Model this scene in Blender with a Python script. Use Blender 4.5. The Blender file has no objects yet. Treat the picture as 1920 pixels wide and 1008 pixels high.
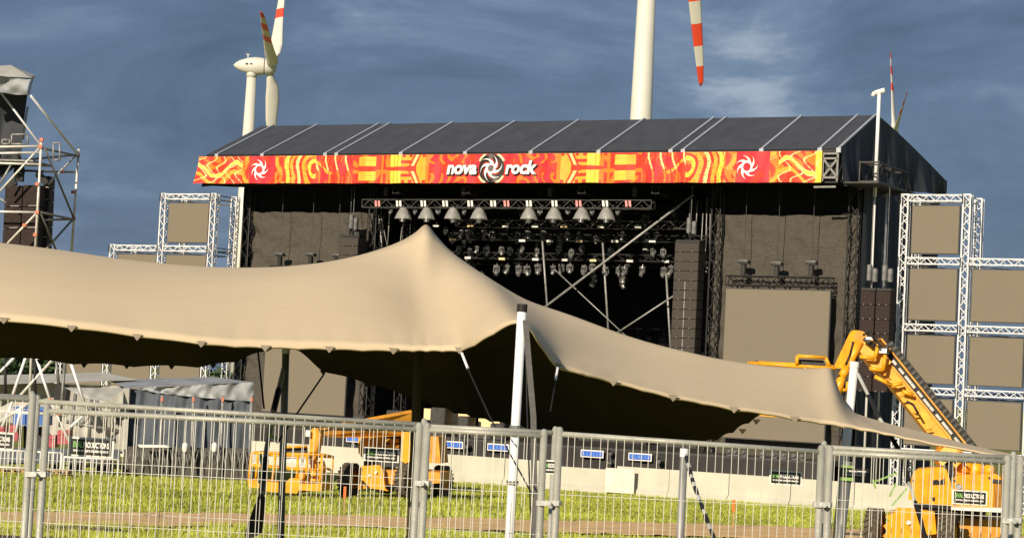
import bpy, math, random
from math import sin, cos, pi, atan, atan2, hypot, radians, sqrt, exp
from mathutils import Vector, Matrix
random.seed(7)
SC = bpy.context.scene
COL = SC.collection
# ------------------------------------------------------------------ camera geometry
FPX, H, PIT, ROLL = 3900.0, 5.4, atan(216/3900.0), 0.05
CF = Vector((0, cos(PIT), sin(PIT))); _r0 = Vector((1, 0, 0)); _u0 = Vector((0, -sin(PIT), cos(PIT)))
CR = _r0*cos(ROLL)+_u0*sin(ROLL); CU = -_r0*sin(ROLL)+_u0*cos(ROLL)
def ray(x, y): return CF+CR*((x-960)/FPX)-CU*((y-504)/FPX)
def at(x, y, d):
    q = ray(x, y); q = q*(d/q.y); return Vector((q.x, q.y, H+q.z))
GP = [(-60, 3.15), (22, 3.15), (28, 2.9), (36, 2.35), (48, 1.5), (60, 1.07), (66, .95), (85, .55), (108, 0), (6000, 0)]
def gz(d):
    for (a, za), (b, zb) in zip(GP, GP[1:]):
        if d <= b: return za+(zb-za)*(d-a)/(b-a)
    return 0.0
def ghit(x, y):
    q = ray(x, y)
    d = 10.0
    while d < 400:
        if H+q.z/q.y*d < gz(d): return at(x, y, d)
        d += .1
    return at(x, y, 400)
# stage frame: u along its front edge, v into the depth, w up
_L = at(380, 345, 127.0)
_k = (_L.z-H)/127.0; _q = ray(1540, 343); _R = at(1540, 343, 127.0*_k/(_q.z/_q.y))
YAW = atan2(_R.y-_L.y, _R.x-_L.x)
SM = Matrix.Translation((_L.x, _L.y, 0)) @ Matrix.Rotation(YAW, 4, 'Z')
SU = Vector((cos(YAW), sin(YAW), 0)); SV = Vector((-sin(YAW), cos(YAW), 0)); SO = Vector((_L.x, _L.y, 0)); CAM = Vector((0, 0, H))
def st(x, y, v):
    q = ray(x, y); t = (v+SO.dot(SV))/q.dot(SV); p = CAM+q*t
    return (p-SO).dot(SU), p.z
def S(u, v, w): return SM @ Vector((u, v, w))
I4 = Matrix.Identity(4)

# ------------------------------------------------------------------ materials
def mat(name, col, rough=.6, metal=0., var=.12, scale=3., bump=0., bscale=20., alpha=1., spec=.5, stretch=(1, 1, 1), trans=0.):
    m = bpy.data.materials.new(name); m.use_nodes = True; nt = m.node_tree; b = nt.nodes['Principled BSDF']
    b.inputs['Roughness'].default_value = rough; b.inputs['Metallic'].default_value = metal
    b.inputs['Specular IOR Level'].default_value = spec
    b.inputs['Alpha'].default_value = alpha
    tc = nt.nodes.new('ShaderNodeTexCoord'); mp = nt.nodes.new('ShaderNodeMapping'); mp.inputs['Scale'].default_value = stretch
    nt.links.new(tc.outputs['Object'], mp.inputs[0])
    n = nt.nodes.new('ShaderNodeTexNoise'); n.inputs['Scale'].default_value = scale; n.inputs['Detail'].default_value = 5
    nt.links.new(mp.outputs[0], n.inputs[0])
    r = nt.nodes.new('ShaderNodeValToRGB'); r.color_ramp.elements[0].position = .3; r.color_ramp.elements[1].position = .7
    r.color_ramp.elements[0].color = tuple(max(0, c*(1-var)) for c in col)+(1,)
    r.color_ramp.elements[1].color = tuple(min(1, c*(1+var)) for c in col)+(1,)
    nt.links.new(n.outputs[0], r.inputs[0]); nt.links.new(r.outputs[0], b.inputs['Base Color'])
    if bump:
        n2 = nt.nodes.new('ShaderNodeTexNoise'); n2.inputs['Scale'].default_value = bscale; n2.inputs['Detail'].default_value = 4
        nt.links.new(mp.outputs[0], n2.inputs[0])
        bp = nt.nodes.new('ShaderNodeBump'); bp.inputs['Strength'].default_value = bump; bp.inputs['Distance'].default_value = .05
        nt.links.new(n2.outputs[0], bp.inputs['Height']); nt.links.new(bp.outputs[0], b.inputs['Normal'])
    return m
M = {}
def dm(k, *a, **kw): M[k] = mat(k, *a, **kw)
dm('galv', (.36, .36, .315), .5, .15, .18, 6, .1, 60)
dm('wire', (.62, .61, .56), .45, .1, .1)
dm('galv_dark', (.2, .2, .19), .5, .4, .2, 6)
dm('alu', (.80, .81, .84), .4, .0, .08, 4)
dm('white_steel', (.78, .77, .74), .5, 0, .06, 3)
dm('clamp_metal', (.6, .6, .58), .4, .4, .2, 30)
dm('alu_dull', (.30, .30, .29), .5, .3, .25, 5)
dm('tube_steel', (.68, .66, .62), .45, .1, .2, 5)
dm('clamp_red', (.55, .17, .09), .6, 0, .2, 8)
dm('black_steel', (.02, .02, .02), .55, .2, .3, 6)
dm('dark_steel', (.05, .048, .045), .6, .2, .3, 6)
dm('black_cloth', (.016, .016, .018), .95, 0, .3, 2, .4, 3, spec=.05)
dm('scrim', (.082, .074, .062), .95, 0, .2, 14, .9, 5, spec=.1, stretch=(.3, 1, 1.6))
dm('side_cloth', (.040, .045, .055), .7, 0, .25, .5, .7, 1.4, spec=.25, stretch=(1, 1, .25))
dm('roof_sheet', (.052, .055, .064), .62, 0, .15, 1.5, .25, 4, spec=.35, stretch=(1, .3, 1))
dm('roof_rail', (.4, .42, .46), .5, .2, .08)
dm('led', (.192, .166, .124), .75, 0, .06, 60, .1, 150, spec=.2)
def led_joints():
    nt = M['led'].node_tree; b = nt.nodes['Principled BSDF']; src = b.inputs['Base Color'].links[0].from_socket
    tc = nt.nodes.new('ShaderNodeTexCoord'); mp = nt.nodes.new('ShaderNodeMapping'); mp.inputs['Rotation'].default_value = (pi/2, 0, 0)
    br = nt.nodes.new('ShaderNodeTexBrick'); br.offset = 0; br.inputs['Scale'].default_value = 1; br.inputs['Brick Width'].default_value = .5; br.inputs['Row Height'].default_value = .5; br.inputs['Mortar Size'].default_value = .012
    br.inputs['Color1'].default_value = (1, 1, 1, 1); br.inputs['Color2'].default_value = (.975, .975, .975, 1); br.inputs['Mortar'].default_value = (.945, .945, .945, 1)
    mx = nt.nodes.new('ShaderNodeMixRGB'); mx.blend_type = 'MULTIPLY'; mx.inputs[0].default_value = 1
    nt.links.new(tc.outputs['Object'], mp.inputs[0]); nt.links.new(mp.outputs[0], br.inputs[0]); nt.links.new(src, mx.inputs[1]); nt.links.new(br.outputs[0], mx.inputs[2]); nt.links.new(mx.outputs[0], b.inputs['Base Color'])
led_joints()
dm('led_frame', (.05, .05, .05), .6)
dm('speaker', (.045, .038, .034), .75, 0, .25, 6, spec=.25)
dm('speaker_grille', (.06, .052, .046), .8, 0, .25, 40, spec=.2)
dm('speaker_brown', (.035, .024, .022), .8, 0, .3, 10, spec=.2)
dm('lift_yellow', (.84, .37, .012), .42, 0, .20, 3.5, .10, 12)
dm('lift_yellow_worn', (.66, .3, .03), .6, 0, .25, 2.5, .2, 15)
dm('tyre', (.085, .066, .045), .9, 0, .35, 6, .3, 30)
dm('rubber', (.012, .012, .012), .7, 0, .3, 6)
dm('sign_white', (.8, .78, .7), .5, 0, .05)
dm('sign_black', (.015, .015, .013), .4, 0, .2)
dm('sign_green', (.25, .55, .14), .5, 0, .05)
dm('blue_board', (.03, .12, .55), .5, 0, .1)
dm('blue_light', (.10, .25, .65), .5)
dm('pale_sheet', (.66, .63, .54), .7, 0, .12, 1.5)
dm('barrier', (.52, .51, .42), .8, 0, .1, .7, .2, 6)
dm('turbine', (.62, .61, .54), .5, 0, .04, .2)
dm('turbine_red', (.72, .07, .03), .5, 0, .05, .5)
dm('canvas', (.42, .41, .37), .9, 0, .2, 1.2, .5, 2.5)
dm('tarp', (.27, .29, .31), .6, 0, .3, .8, .6, 2)
dm('tarp_dark', (.07, .085, .11), .7, 0, .3, 1, .5, 2)
dm('mesh_net', (.075, .07, .06), .9, 0, .3, 6)
dm('red_plastic', (.38, .06, .08), .5, 0, .2)
dm('blue_plastic', (.04, .14, .45), .45, 0, .2)
dm('wood', (.4, .27, .13), .8, 0, .25, 5)
dm('bark', (.12, .09, .06), .9, 0, .2)
dm('leaf', (.05, .085, .03), .7, 0, .4, .8)
dm('leaf_far', (.035, .06, .03), .8, 0, .4, .5)
dm('dirt', (.70, .46, .21), .95, 0, .22, 1.1, .5, 6)
dm('mud', (.10, .07, .04), .7, 0, .3, 1.5, .5, 6)
dm('rope_black', (.012, .012, .012), .7, 0, .3)
dm('rope_white', (.5, .5, .45), .7, 0, .2)
dm('tape_green', (.24, .42, .10), .6, 0, .1)
dm('strap_grey', (.10, .095, .085), .8, 0, .15, 20)
dm('orange_stake', (.8, .16, .03), .6, 0, .1)
dm('metal_lamp', (.17, .17, .17), .35, .3, .45, 3)
dm('lens', (.5, .52, .55), .12, .3, .1)
dm('lamp_white', (.85, .83, .76), .5, 0, .05)
dm('lamp_warm', (.9, .68, .35), .5, 0, .05)
dm('lamp_pink', (.8, .3, .3), .5, 0, .1)
dm('rain_dome', (.7, .7, .68), .2, 0, .15, 3, .5, 6, alpha=.38)
dm('letter_white', (.95, .93, .88), .5, 0, .02)
dm('letter_cream', (.85, .62, .38), .5, 0, .05)
dm('pole_dark', (.07, .055, .03), .6, 0, .2)
dm('tent_seam', (.625, .50, .322), .85, 0, .04)
dm('tent_patch', (.25, .21, .16), .8, 0, .2)
dm('letter_grey', (.55, .55, .52), .6, 0, .2)
# banner palette
PAL = {'red': (.80, .045, .022), 'crimson': (.70, .03, .045), 'orange': (.88, .20, .02), 'amber': (.92, .38, .04), 'yellow': (.95, .60, .07), 'pale': (.95, .66, .26), 'dark': (.50, .03, .01)}
for k, c in PAL.items(): M['b_'+k] = mat('banner_'+k, c, .55, 0, .12, 3, 0, spec=.3)

def tent_mat():
    m = mat('tent_beige', (.555, .455, .315), .85, 0, .05, .7, .35, 1.6, spec=.15, stretch=(.35, .6, 1.5))
    return m
M['tent'] = tent_mat()
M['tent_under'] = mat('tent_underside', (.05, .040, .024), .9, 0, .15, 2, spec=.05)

# ------------------------------------------------------------------ mesh builder
class MB:
    def __init__(s, xf=None): s.v = []; s.f = []; s.m = []; s.xf = xf or I4; s.mi = 0
    def add(s, vs, fs):
        n = len(s.v); s.v += [s.xf @ Vector(p) for p in vs]
        for f in fs: s.f.append(tuple(i+n for i in f)); s.m.append(s.mi)
    def box(s, a, b):
        x0, y0, z0 = a; x1, y1, z1 = b
        s.add([(x0, y0, z0), (x1, y0, z0), (x1, y1, z0), (x0, y1, z0), (x0, y0, z1), (x1, y0, z1), (x1, y1, z1), (x0, y1, z1)],
              [(0, 3, 2, 1), (4, 5, 6, 7), (0, 1, 5, 4), (1, 2, 6, 5), (2, 3, 7, 6), (3, 0, 4, 7)])
    def bevbox(s, a, b, r):
        x0, y0, z0 = a; x1, y1, z1 = b      # chamfered along vertical and top edges
        def ring(z, i): return [(x0+r+i, y0+i, z), (x1-r-i, y0+i, z), (x1-i, y0+r+i, z), (x1-i, y1-r-i, z), (x1-r-i, y1-i, z), (x0+r+i, y1-i, z), (x0+i, y1-r-i, z), (x0+i, y0+r+i, z)]
        vs = ring(z0, 0)+ring(z1-r, 0)+ring(z1, r*.8); fs = [tuple(range(7, -1, -1)), tuple(range(16, 24))]
        for k in (0, 8):
            for i in range(8): j = (i+1) % 8; fs.append((k+i, k+j, k+8+j, k+8+i))
        s.add(vs, fs)
    def tube(s, p, q, r, n=6, r2=None, cap=True):
        p, q = Vector(p), Vector(q); d = (q-p)
        if d.length < 1e-6: return
        d.normalize(); a = d.orthogonal().normalized(); b = d.cross(a); r2 = r if r2 is None else r2
        vs = [p+(a*cos(2*pi*i/n)+b*sin(2*pi*i/n))*r for i in range(n)]+[q+(a*cos(2*pi*i/n)+b*sin(2*pi*i/n))*r2 for i in range(n)]
        fs = [(i, (i+1) % n, n+(i+1) % n, n+i) for i in range(n)]
        if cap: fs += [tuple(range(n-1, -1, -1)), tuple(range(n, 2*n))]
        s.add(vs, fs)
    def path(s, pts, r, n=6):
        for a, b in zip(pts, pts[1:]): s.tube(a, b, r, n)
    def bar(s, p, q, w, h, up=(0, 0, 1)):
        p, q = Vector(p), Vector(q); d = (q-p).normalized(); x = d.cross(Vector(up)).normalized(); y = x.cross(d)
        vs = [c+x*(w/2*a)+y*(h/2*b) for c in (p, q) for a, b in ((-1, -1), (1, -1), (1, 1), (-1, 1))]
        s.add(vs, [(3, 2, 1, 0), (4, 5, 6, 7), (0, 1, 5, 4), (1, 2, 6, 5), (2, 3, 7, 6), (3, 0, 4, 7)])
    def prism(s, pts, off):
        n = len(pts); off = Vector(off); vs = [Vector(p) for p in pts]; vs += [p+off for p in vs]
        s.add(vs, [tuple(range(n)), tuple(range(2*n-1, n-1, -1))]+[(i, n+i, n+(i+1) % n, (i+1) % n) for i in range(n)])
    def lathe(s, prof, c=(0, 0, 0), ax=(0, 0, 1), n=16):
        c = Vector(c); ax = Vector(ax).normalized(); a = ax.orthogonal().normalized(); b = ax.cross(a)
        vs = []
        for r, z in prof:
            vs += [c+ax*z+(a*cos(2*pi*i/n)+b*sin(2*pi*i/n))*r for i in range(n)]
        fs = []
        for k in range(len(prof)-1):
            for i in range(n): j = (i+1) % n; fs.append((k*n+i, k*n+j, (k+1)*n+j, (k+1)*n+i))
        s.add(vs, fs)
    def grid(s, nu, nv, fn, mi=None):
        vs = [fn(i/nu, j/nv) for j in range(nv+1) for i in range(nu+1)]
        n = len(s.v); s.v += [s.xf @ Vector(p) for p in vs]
        for j in range(nv):
            for i in range(nu):
                a = n+j*(nu+1)+i; s.f.append((a, a+1, a+nu+2, a+nu+1)); s.m.append(mi(i/nu, j/nv) if mi else s.mi)
    def ball(s, c, r, n=8, sc=(1, 1, 1)):
        c = Vector(c); vs = []; fs = []
        for j in range(n+1):
            t = pi*j/n
            for i in range(n*2): p = pi*i/n; vs.append((c.x+r*sc[0]*sin(t)*cos(p), c.y+r*sc[1]*sin(t)*sin(p), c.z+r*sc[2]*cos(t)))
        w = n*2
        for j in range(n):
            for i in range(w): k = (i+1) % w; fs.append((j*w+i, (j+1)*w+i, (j+1)*w+k, j*w+k))
        s.add(vs, fs)
    def build(s, name, mats, parent=None, smooth=False):
        me = bpy.data.meshes.new(name)
        inv = INV.get(parent, I4)
        me.from_pydata([inv @ p for p in s.v], [], s.f)
        if not isinstance(mats, (list, tuple)): mats = [mats]
        for k in mats: me.materials.append(M[k])
        me.polygons.foreach_set('material_index', s.m)
        if smooth: me.polygons.foreach_set('use_smooth', [True]*len(s.f))
        me.update()
        o = bpy.data.objects.new(name, me); COL.objects.link(o)
        if parent: o.parent = parent
        INV[o] = inv
        return o
INV = {}
def tag(o, label, cat, group=None, kind=None):
    if label: o['label'] = label
    if cat: o['category'] = cat
    if group: o['group'] = group
    if kind: o['kind'] = kind
    return o
def thing(name, label, cat, loc=(0, 0, 0), rz=0, group=None):
    o = bpy.data.objects.new(name, None); COL.objects.link(o); o.empty_display_size = .3
    o.location = loc; o.rotation_euler = (0, 0, rz)
    INV[o] = (Matrix.Translation(loc) @ Matrix.Rotation(rz, 4, 'Z')).inverted()
    return tag(o, label, cat, group)
def dup(root, loc, rz, label, group=None, scale=None, rot=None):
    r = root.copy(); COL.objects.link(r); r.location = loc; r.rotation_euler = rot or (0, 0, rz)
    if scale: r.scale = (scale,)*3
    r['label'] = label
    if group: r['group'] = group
    for ch in list(root.children):
        c = ch.copy(); COL.objects.link(c); c.parent = r
        for g in ch.children:
            d = g.copy(); COL.objects.link(d); d.parent = c
    return r
ORD = ['first', 'second', 'third', 'fourth', 'fifth', 'sixth', 'seventh', 'eighth', 'ninth', 'tenth', 'eleventh', 'twelfth', 'thirteenth', 'fourteenth', 'fifteenth', 'sixteenth', 'seventeenth', 'eighteenth']

def truss(mb, A, B, size, r, br, seg, up=(0, 0, 1), faces=(0, 1, 2, 3), n=5):
    A, B = Vector(A), Vector(B); d = B-A; L = d.length; d.normalize()
    x = d.cross(Vector(up)).normalized(); y = x.cross(d).normalized(); h = size/2
    cs = [x*h*a+y*h*b for a, b in ((-1, -1), (1, -1), (1, 1), (-1, 1))]
    for c in cs: mb.tube(A+c, B+c, r, n)
    k = max(1, round(L/seg))
    for f in faces:
        c0, c1 = cs[f], cs[(f+1) % 4]
        for i in range(k):
            a = A+d*(L*i/k); b = A+d*(L*(i+1)/k)
            if i % 2: c0, c1 = c1, c0
            mb.tube(a+c0, b+c1, br, 4, cap=False)
            if i % 2: c0, c1 = c1, c0
    for e in (A, B):
        for f in range(4): mb.tube(e+cs[f], e+cs[(f+1) % 4], br, 4)
def text_into(mb, body, size, fn, offset=0., shear=0., align='CENTER', spacing=1., fit=None):
    cu = bpy.data.curves.new('text', 'FONT'); cu.body = body; cu.size = size; cu.offset = offset; cu.shear = shear; cu.align_x = align; cu.space_character = spacing
    cu.resolution_u = 3
    o = bpy.data.objects.new('text', cu); COL.objects.link(o)
    dg = bpy.context.evaluated_depsgraph_get(); dg.update()
    me = bpy.data.meshes.new_from_object(o.evaluated_get(dg))
    if fit:
        x0 = min(v.co.x for v in me.vertices); x1 = max(v.co.x for v in me.vertices)
        for v in me.vertices: v.co.x = fit[0]+(v.co.x-x0)/(x1-x0)*(fit[1]-fit[0])
    mb.add([fn(v.co.x, v.co.y) for v in me.vertices], [tuple(p.vertices) for p in me.polygons])
    bpy.data.objects.remove(o); bpy.data.curves.remove(cu); bpy.data.meshes.remove(me)

# ------------------------------------------------------------------ ground
mb = MB()
ys = [-60, 0, 10, 20, 24, 28, 32, 36, 42, 48, 54, 60, 66, 72, 78, 85, 92, 100, 108, 130, 180, 300, 700, 2000, 6000]
xs = [-5000, -1500, -500, -200, -100, -60, -40, -30, -20, -10, 0, 10, 20, 30, 40, 60, 100, 200, 500, 1500, 5000]
vs = [(x, y, gz(y)) for y in ys for x in xs]; n = len(xs)
mb.add(vs, [(j*n+i, j*n+i+1, (j+1)*n+i+1, (j+1)*n+i) for j in range(len(ys)-1) for i in range(n-1)])
dm('turf', (.21, .215, .055), .95, 0, .35, .9, .6, 8, spec=.1)
g = mb.build('ground', 'turf', smooth=True); tag(g, 'green festival field', 'ground', kind='structure'); del g['category']
# bare dirt track across the field and a muddy patch
def strip(name, pxs, m, lift, label):
    mb = MB(); rows = []
    L = [(ghit(x, y0), ghit(x, y1)) for x, y0, y1 in pxs]
    pts = []
    for (a0, b0), (a1, b1) in zip(L, L[1:]):
        for k in range(12):
            t = k/12; pts.append((a0.lerp(a1, t), b0.lerp(b1, t)))
    pts.append(L[-1])
    vs = []
    for a, b in pts:
        ja, jb = random.uniform(-.5, .5), random.uniform(-.5, .5)
        for q in range(7):
            p = a.lerp(b, q/6); p.y += ja*(1-q/6)+jb*q/6; p.z = gz(p.y)+lift; vs.append(p)
    mb.add(vs, [(i*7+q, i*7+q+1, i*7+7+q+1, i*7+7+q) for i in range(len(pts)-1) for q in range(6)])
    o = mb.build(name, m, smooth=True); o['kind'] = 'structure'; o['label'] = label
    return pts
PATH = strip('dirt_path', [(-150, 962, 990), (100, 962, 988), (300, 963, 990), (480, 965, 987), (700, 969, 990), (960, 975, 998), (1150, 979, 1003), (1400, 986, 1011), (1700, 998, 1024), (2100, 1014, 1042)], 'dirt', .05, 'bare brown dirt track crossing the grass')
strip('mud_patch', [(-150, 990, 1030), (50, 989, 1022), (140, 990, 1014), (200, 993, 1008), (240, 999, 1003)], 'mud', .06, 'dark muddy patch at the lower left')

# grass blades (stuff)
import numpy as np
rng = np.random.default_rng(3)
N = 260000
d = 34+(113-34)*rng.random(N)**1.25
x = (rng.random(N)*2-1)*(.262*d)
def gzv(d): return np.interp(d, [a for a, b in GP], [b for a, b in GP])
pa = np.array([(a.x, min(a.y, b.y), max(a.y, b.y)) for a, b in PATH]); o_ = np.argsort(pa[:, 0]); pa = pa[o_]
lo = np.interp(x, pa[:, 0], pa[:, 1]); hi = np.interp(x, pa[:, 0], pa[:, 2])
clump = np.sin(x*.9+3*np.sin(d*.35))*np.sin(d*.7+2*np.sin(x*.5))+.5*np.sin(x*3.1)*np.sin(d*2.3)
onp = (d > lo-.2) & (d < hi+.2)
keep = ~(onp & (rng.random(N) > .025))
d, x, clump = d[keep], x[keep], clump[keep]; N = len(d)
hgt = (.06+.09*rng.random(N))*(1+.5*np.clip(clump, -.7, 1)); ang = rng.random(N)*pi; lean = (rng.random((N, 2))-.5)*.16; wd = .009+.015*rng.random(N)
z = gzv(d)
V = np.zeros((N, 3, 3), dtype=np.float32)
V[:, 0] = np.stack([x-np.cos(ang)*wd, d-np.sin(ang)*wd, z-.02], 1); V[:, 1] = np.stack([x+np.cos(ang)*wd, d+np.sin(ang)*wd, z-.02], 1)
V[:, 2] = np.stack([x+lean[:, 0], d+lean[:, 1], z+hgt], 1)
me = bpy.data.meshes.new('grass'); me.vertices.add(N*3); me.vertices.foreach_set('co', V.ravel())
me.loops.add(N*3); me.loops.foreach_set('vertex_index', np.arange(N*3, dtype=np.int32)); me.polygons.add(N)
me.polygons.foreach_set('loop_start', np.arange(0, N*3, 3, dtype=np.int32)); me.polygons.foreach_set('loop_total', np.full(N, 3, dtype=np.int32))
dm('grass_a', (.38, .41, .06), .8, 0, .3, .6, spec=.2); dm('grass_b', (.44, .48, .09), .8, 0, .3, .6, spec=.2); dm('grass_c', (.29, .34, .05), .8, 0, .3, .6, spec=.2)
for k in ('grass_a', 'grass_b', 'grass_c'): me.materials.append(M[k])
idx = np.where(rng.random(N)+.25*clump > .75, 1, np.where(rng.random(N) < .3, 2, 0)).astype(np.int32)
me.polygons.foreach_set('material_index', idx); me.update(calc_edges=True); me.validate()
o = bpy.data.objects.new('grass', me); COL.objects.link(o); tag(o, 'bright green meadow grass in the sun', 'grass', kind='stuff')

# ------------------------------------------------------------------ wind turbines
def turbine(px, py, D, bl, angs, axyaw, label, over=.62, fl=1, feather=.93, blade_len=33., nac_len=9.):
    # px,py: pixel of the hub; axyaw: direction (x,y) the hub looks towards
    hub = at(px, py, D); ax = Vector((cos(axyaw), sin(axyaw), 0)); hv = Vector((ax.y, -ax.x, 0))   # horizontal in rotor plane, towards camera
    base = hub-ax*(nac_len*over); t = thing('wind_turbine', label, 'wind turbine', (base.x, base.y, 0), 0, 'wind turbines behind the stage')
    mb = MB(); mb.tube((base.x, base.y, 0), (base.x, base.y, hub.z-1.6), 2.3, 32, 1.05); mb.build('tower', 'turbine', t, True)
    c = hub-ax*(nac_len*.5); mb = MB()
    prof = [(.05, -nac_len*.42), (.5, -nac_len*.38), (1.2, -nac_len*.26), (1.8, -nac_len*.06), (2.02, nac_len*.1), (2.0, nac_len*.24), (1.85, nac_len*.34)]
    mb.lathe(prof, hub-ax*(nac_len*.5), ax, 24)
    mb.tube((base.x, base.y, hub.z-2.6), (base.x, base.y, hub.z-1.2), 1.15, 20); mb.box((base.x-1.2, base.y-.15, hub.z+1.8), (base.x-.9, base.y+.15, hub.z+2.6)); mb.box((base.x-1.6, base.y-.1, hub.z+2.55), (base.x-.5, base.y+.1, hub.z+2.65))
    nb = mb.build('nacelle', 'turbine', t, True)
    mb = MB()
    for k in (0, 1): mb.box((base.x-1.3+1.0*k, base.y-2.12, hub.z+.1), (base.x-.75+1.0*k, base.y-1.7, hub.z+.35))
    mb.build('vent', 'dark_steel', nb)
    mb = MB(); mb.lathe([(1.85, -nac_len*.14), (1.8, 0), (1.4, nac_len*.08), (.8, nac_len*.13), (.05, nac_len*.15)], hub, ax, 24); mb.build('hub', 'turbine', t, True)
    for a in angs:
        dr = Vector((0, 0, 1))*cos(radians(a))+hv*sin(radians(a))     # along the blade
        cr = ax*feather+dr.cross(ax)*(.35 if feather > .5 else .9)*fl                                  # chord direction
        cr = (cr-dr*cr.dot(dr)).normalized(); th = dr.cross(cr)
        mb = MB(); st_ = [(0.0, 1.0, 1.0), (.04, 1.3, 1.0), (.09, 2.0, .8), (.18, 2.3, .6), (.35, 1.8, .42), (.48, 1.5, .33), (.58, 1.35, .28), (.69, 1.2, .22), (.8, 1.02, .17), (.9, .82, .12), (.98, .55, .07), (1.0, .1, .03)]
        n = 12; vs = []; fs = []
        for s_, cw, tk in st_:
            for i in range(n):
                q = 2*pi*i/n; off = .25*cw if s_ > .08 else 0
                vs.append(hub+dr*(1.2+s_*blade_len)+cr*(cos(q)*cw*.7+off)+th*(sin(q)*tk*.7))
        mats_ = []
        for k in range(len(st_)-1):
            for i in range(n): j = (i+1) % n; fs.append((k*n+i, k*n+j, (k+1)*n+j, (k+1)*n+i)); mats_.append(1 if k in (5, 7, 9, 10) else 0)
        fs.append(tuple(range((len(st_)-1)*n, len(st_)*n))); mats_.append(1)
        mb.v = vs; mb.f = fs; mb.m = mats_
        mb.build('blade', ['turbine', 'turbine_red'], t, True)
turbine(508, 126, 460, 0, (-41, 79, 199), radians(2.3), 'small far wind turbine at the left whose rotor stands edge-on', .46, -1)
turbine(1275, -243, 300, 0, (-28, -148, 92), radians(-19), 'wind turbine with thick cream tower rising behind the middle of the stage roof', .46, -1)
turbine(1676, 250, 585, 0, (-38, 78, 200), radians(-5), 'faint distant wind turbine at the right, its hub hidden behind the gable', .62, 1, .45)

# ------------------------------------------------------------------ the stage
UC = 20.1; UE = 40.8; VR = 5.63; WR = 21.0; WE = 18.45
UB = 20.34
stage = thing('festival_stage', 'huge black covered open air stage with dark grey pitched roof', 'stage', SO, YAW)
def smb(): return MB(SM)
# front roof slope with slight sag between rails
rails_u = [1.07, 4.43, 8.96, 9.75, 14.2, 18.48, 22.71, 26.93, 31.26, 31.99, 36.5, 39.75, 40.78]
def roof_pt(u, t):
    us = [0.2]+rails_u[0:]
    sag = 0
    for a, b in zip(us, us[1:]):
        if a <= u <= b and b-a > .9: q = (u-a)/(b-a); sag = -.07*sin(pi*q)*sin(pi*t)*(b-a)/4
    return (u, -.12+(VR+.12)*t, WE+(WR-WE)*t+sag)
mb = smb(); mb.grid(200, 8, lambda a, t: roof_pt(.2+(UE-.2)*a, t))
mb.grid(40, 10, lambda a, t: (.2+(UE-.2)*a, VR+(18.8-VR)*t, WR-(WR-18.9)*t**1.15))
roof = mb.build('roof_cover', 'roof_sheet', stage, True)
for u in rails_u:
    mb = smb(); pts = [roof_pt(u, t/6) for t in range(7)]
    for a, b in zip(pts, pts[1:]): mb.bar((a[0], a[1], a[2]+.05), (b[0], b[1], b[2]+.05), .13, .09)
    mb.box((u-.12, -.22, WE-.2), (u+.12, -.1, WE+.05))
    mb.build('roof_rail', 'roof_rail', roof)
mb = smb(); mb.box((.25, -.1, WE-.16), (UE, .02, WE-.03)); mb.box((.25, 0.1, 16.7), (UE-.1, .2, WE-.17)); mb.build('eave_beam', 'black_steel', stage)
# gable and side cloth on the right, slightly rippled
def gable(u0, sgn):
    mb = smb()
    def top(v): return WE+(WR-WE)*(v/VR) if v < VR else WR-(WR-18.9)*((v-VR)/(18.8-VR))**1.15
    def bot(v): return 16.6+.075*v if v > 1 else 16.5+.17*v
    def fn(a, t):
        v = 19.1*a; tp = top(min(v, 18.8)); b = bot(v); w = tp+(b-tp)*t
        rp = .10*sin(v*2.3+1.2*sin(w*.8))+.06*sin(v*5.1+w)+.25*t*sin(v*.9+1)
        return (u0+sgn*(.05+rp*t), v, w)
    mb.grid(150, 16, fn)
    return mb.build('gable_cloth', 'side_cloth', stage, True)
gable(UE+.02, 1); gable(.2, -1)
# side wall
def wall_v(u0, sgn, name):
    mb = smb()
    def fn(a, t):
        v = 3.0+14*a; w = 17.4*t
        return (u0+sgn*(.07*sin(v*2.1+.6*sin(w*.5))+.03*sin(v*6+w*.4)), v, w)
    mb.grid(110, 30, fn); return mb.build(name, 'side_cloth', stage, True)
wall_v(41.15, 1, 'side_wall'); wall_v(1.0, -1, 'side_wall')
# back wall, inner wings, ceiling
mb = smb(); mb.box((1.2, 16.9, 0), (41, 17.1, 17.2)); mb.box((10.9, 3.4, 0), (11.1, 9.5, 17.2)); mb.box((33.0, 3.4, 0), (33.2, 9.5, 17.2)); mb.box((1.2, .25, 16.75), (40.9, 17, 16.85))
mb.build('back_wall', 'black_cloth', stage)
# scrims left and right (creased cloth) with black shade sheets above
from mathutils import noise
def scrim(u0, u1, w0, w1, v, side):
    mb = smb()
    def fn(a, t):
        u = u0+(u1-u0)*a; w = w0+(w1-w0)*t; e = min(a, 1-a)*2; f = max(0, 1-e*2.2)
        r = .03*sin(w*4+u*1.3+sin(u*2))+.022*sin(u*9+w*2)+.03*sin(u*2.1+2*sin(w*1.3))+f*.13*sin(w*3.6+(1 if a < .5 else -1)*u*3.4+1.5*sin(w))*(.5+.5*sin(w*.9+1))
        r += .09*noise.noise(Vector((u*1.1+side*9, w*.45, 0)))+.05*noise.noise(Vector((u*3.1, w*2.2, side+5)))+f*.10*noise.noise(Vector((u*3+w*1.6*(1 if a < .5 else -1), w*.8, 3)))
        return (u, v+r, w)
    mb.grid(140, 200, fn); return mb.build('scrim', 'scrim', stage, True)
scrim(1.75, 10.6, 2.2, 15.28, 3.0, 0); scrim(32.75, 41.0, 2.2, 15.28, 3.0, 1)
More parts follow.
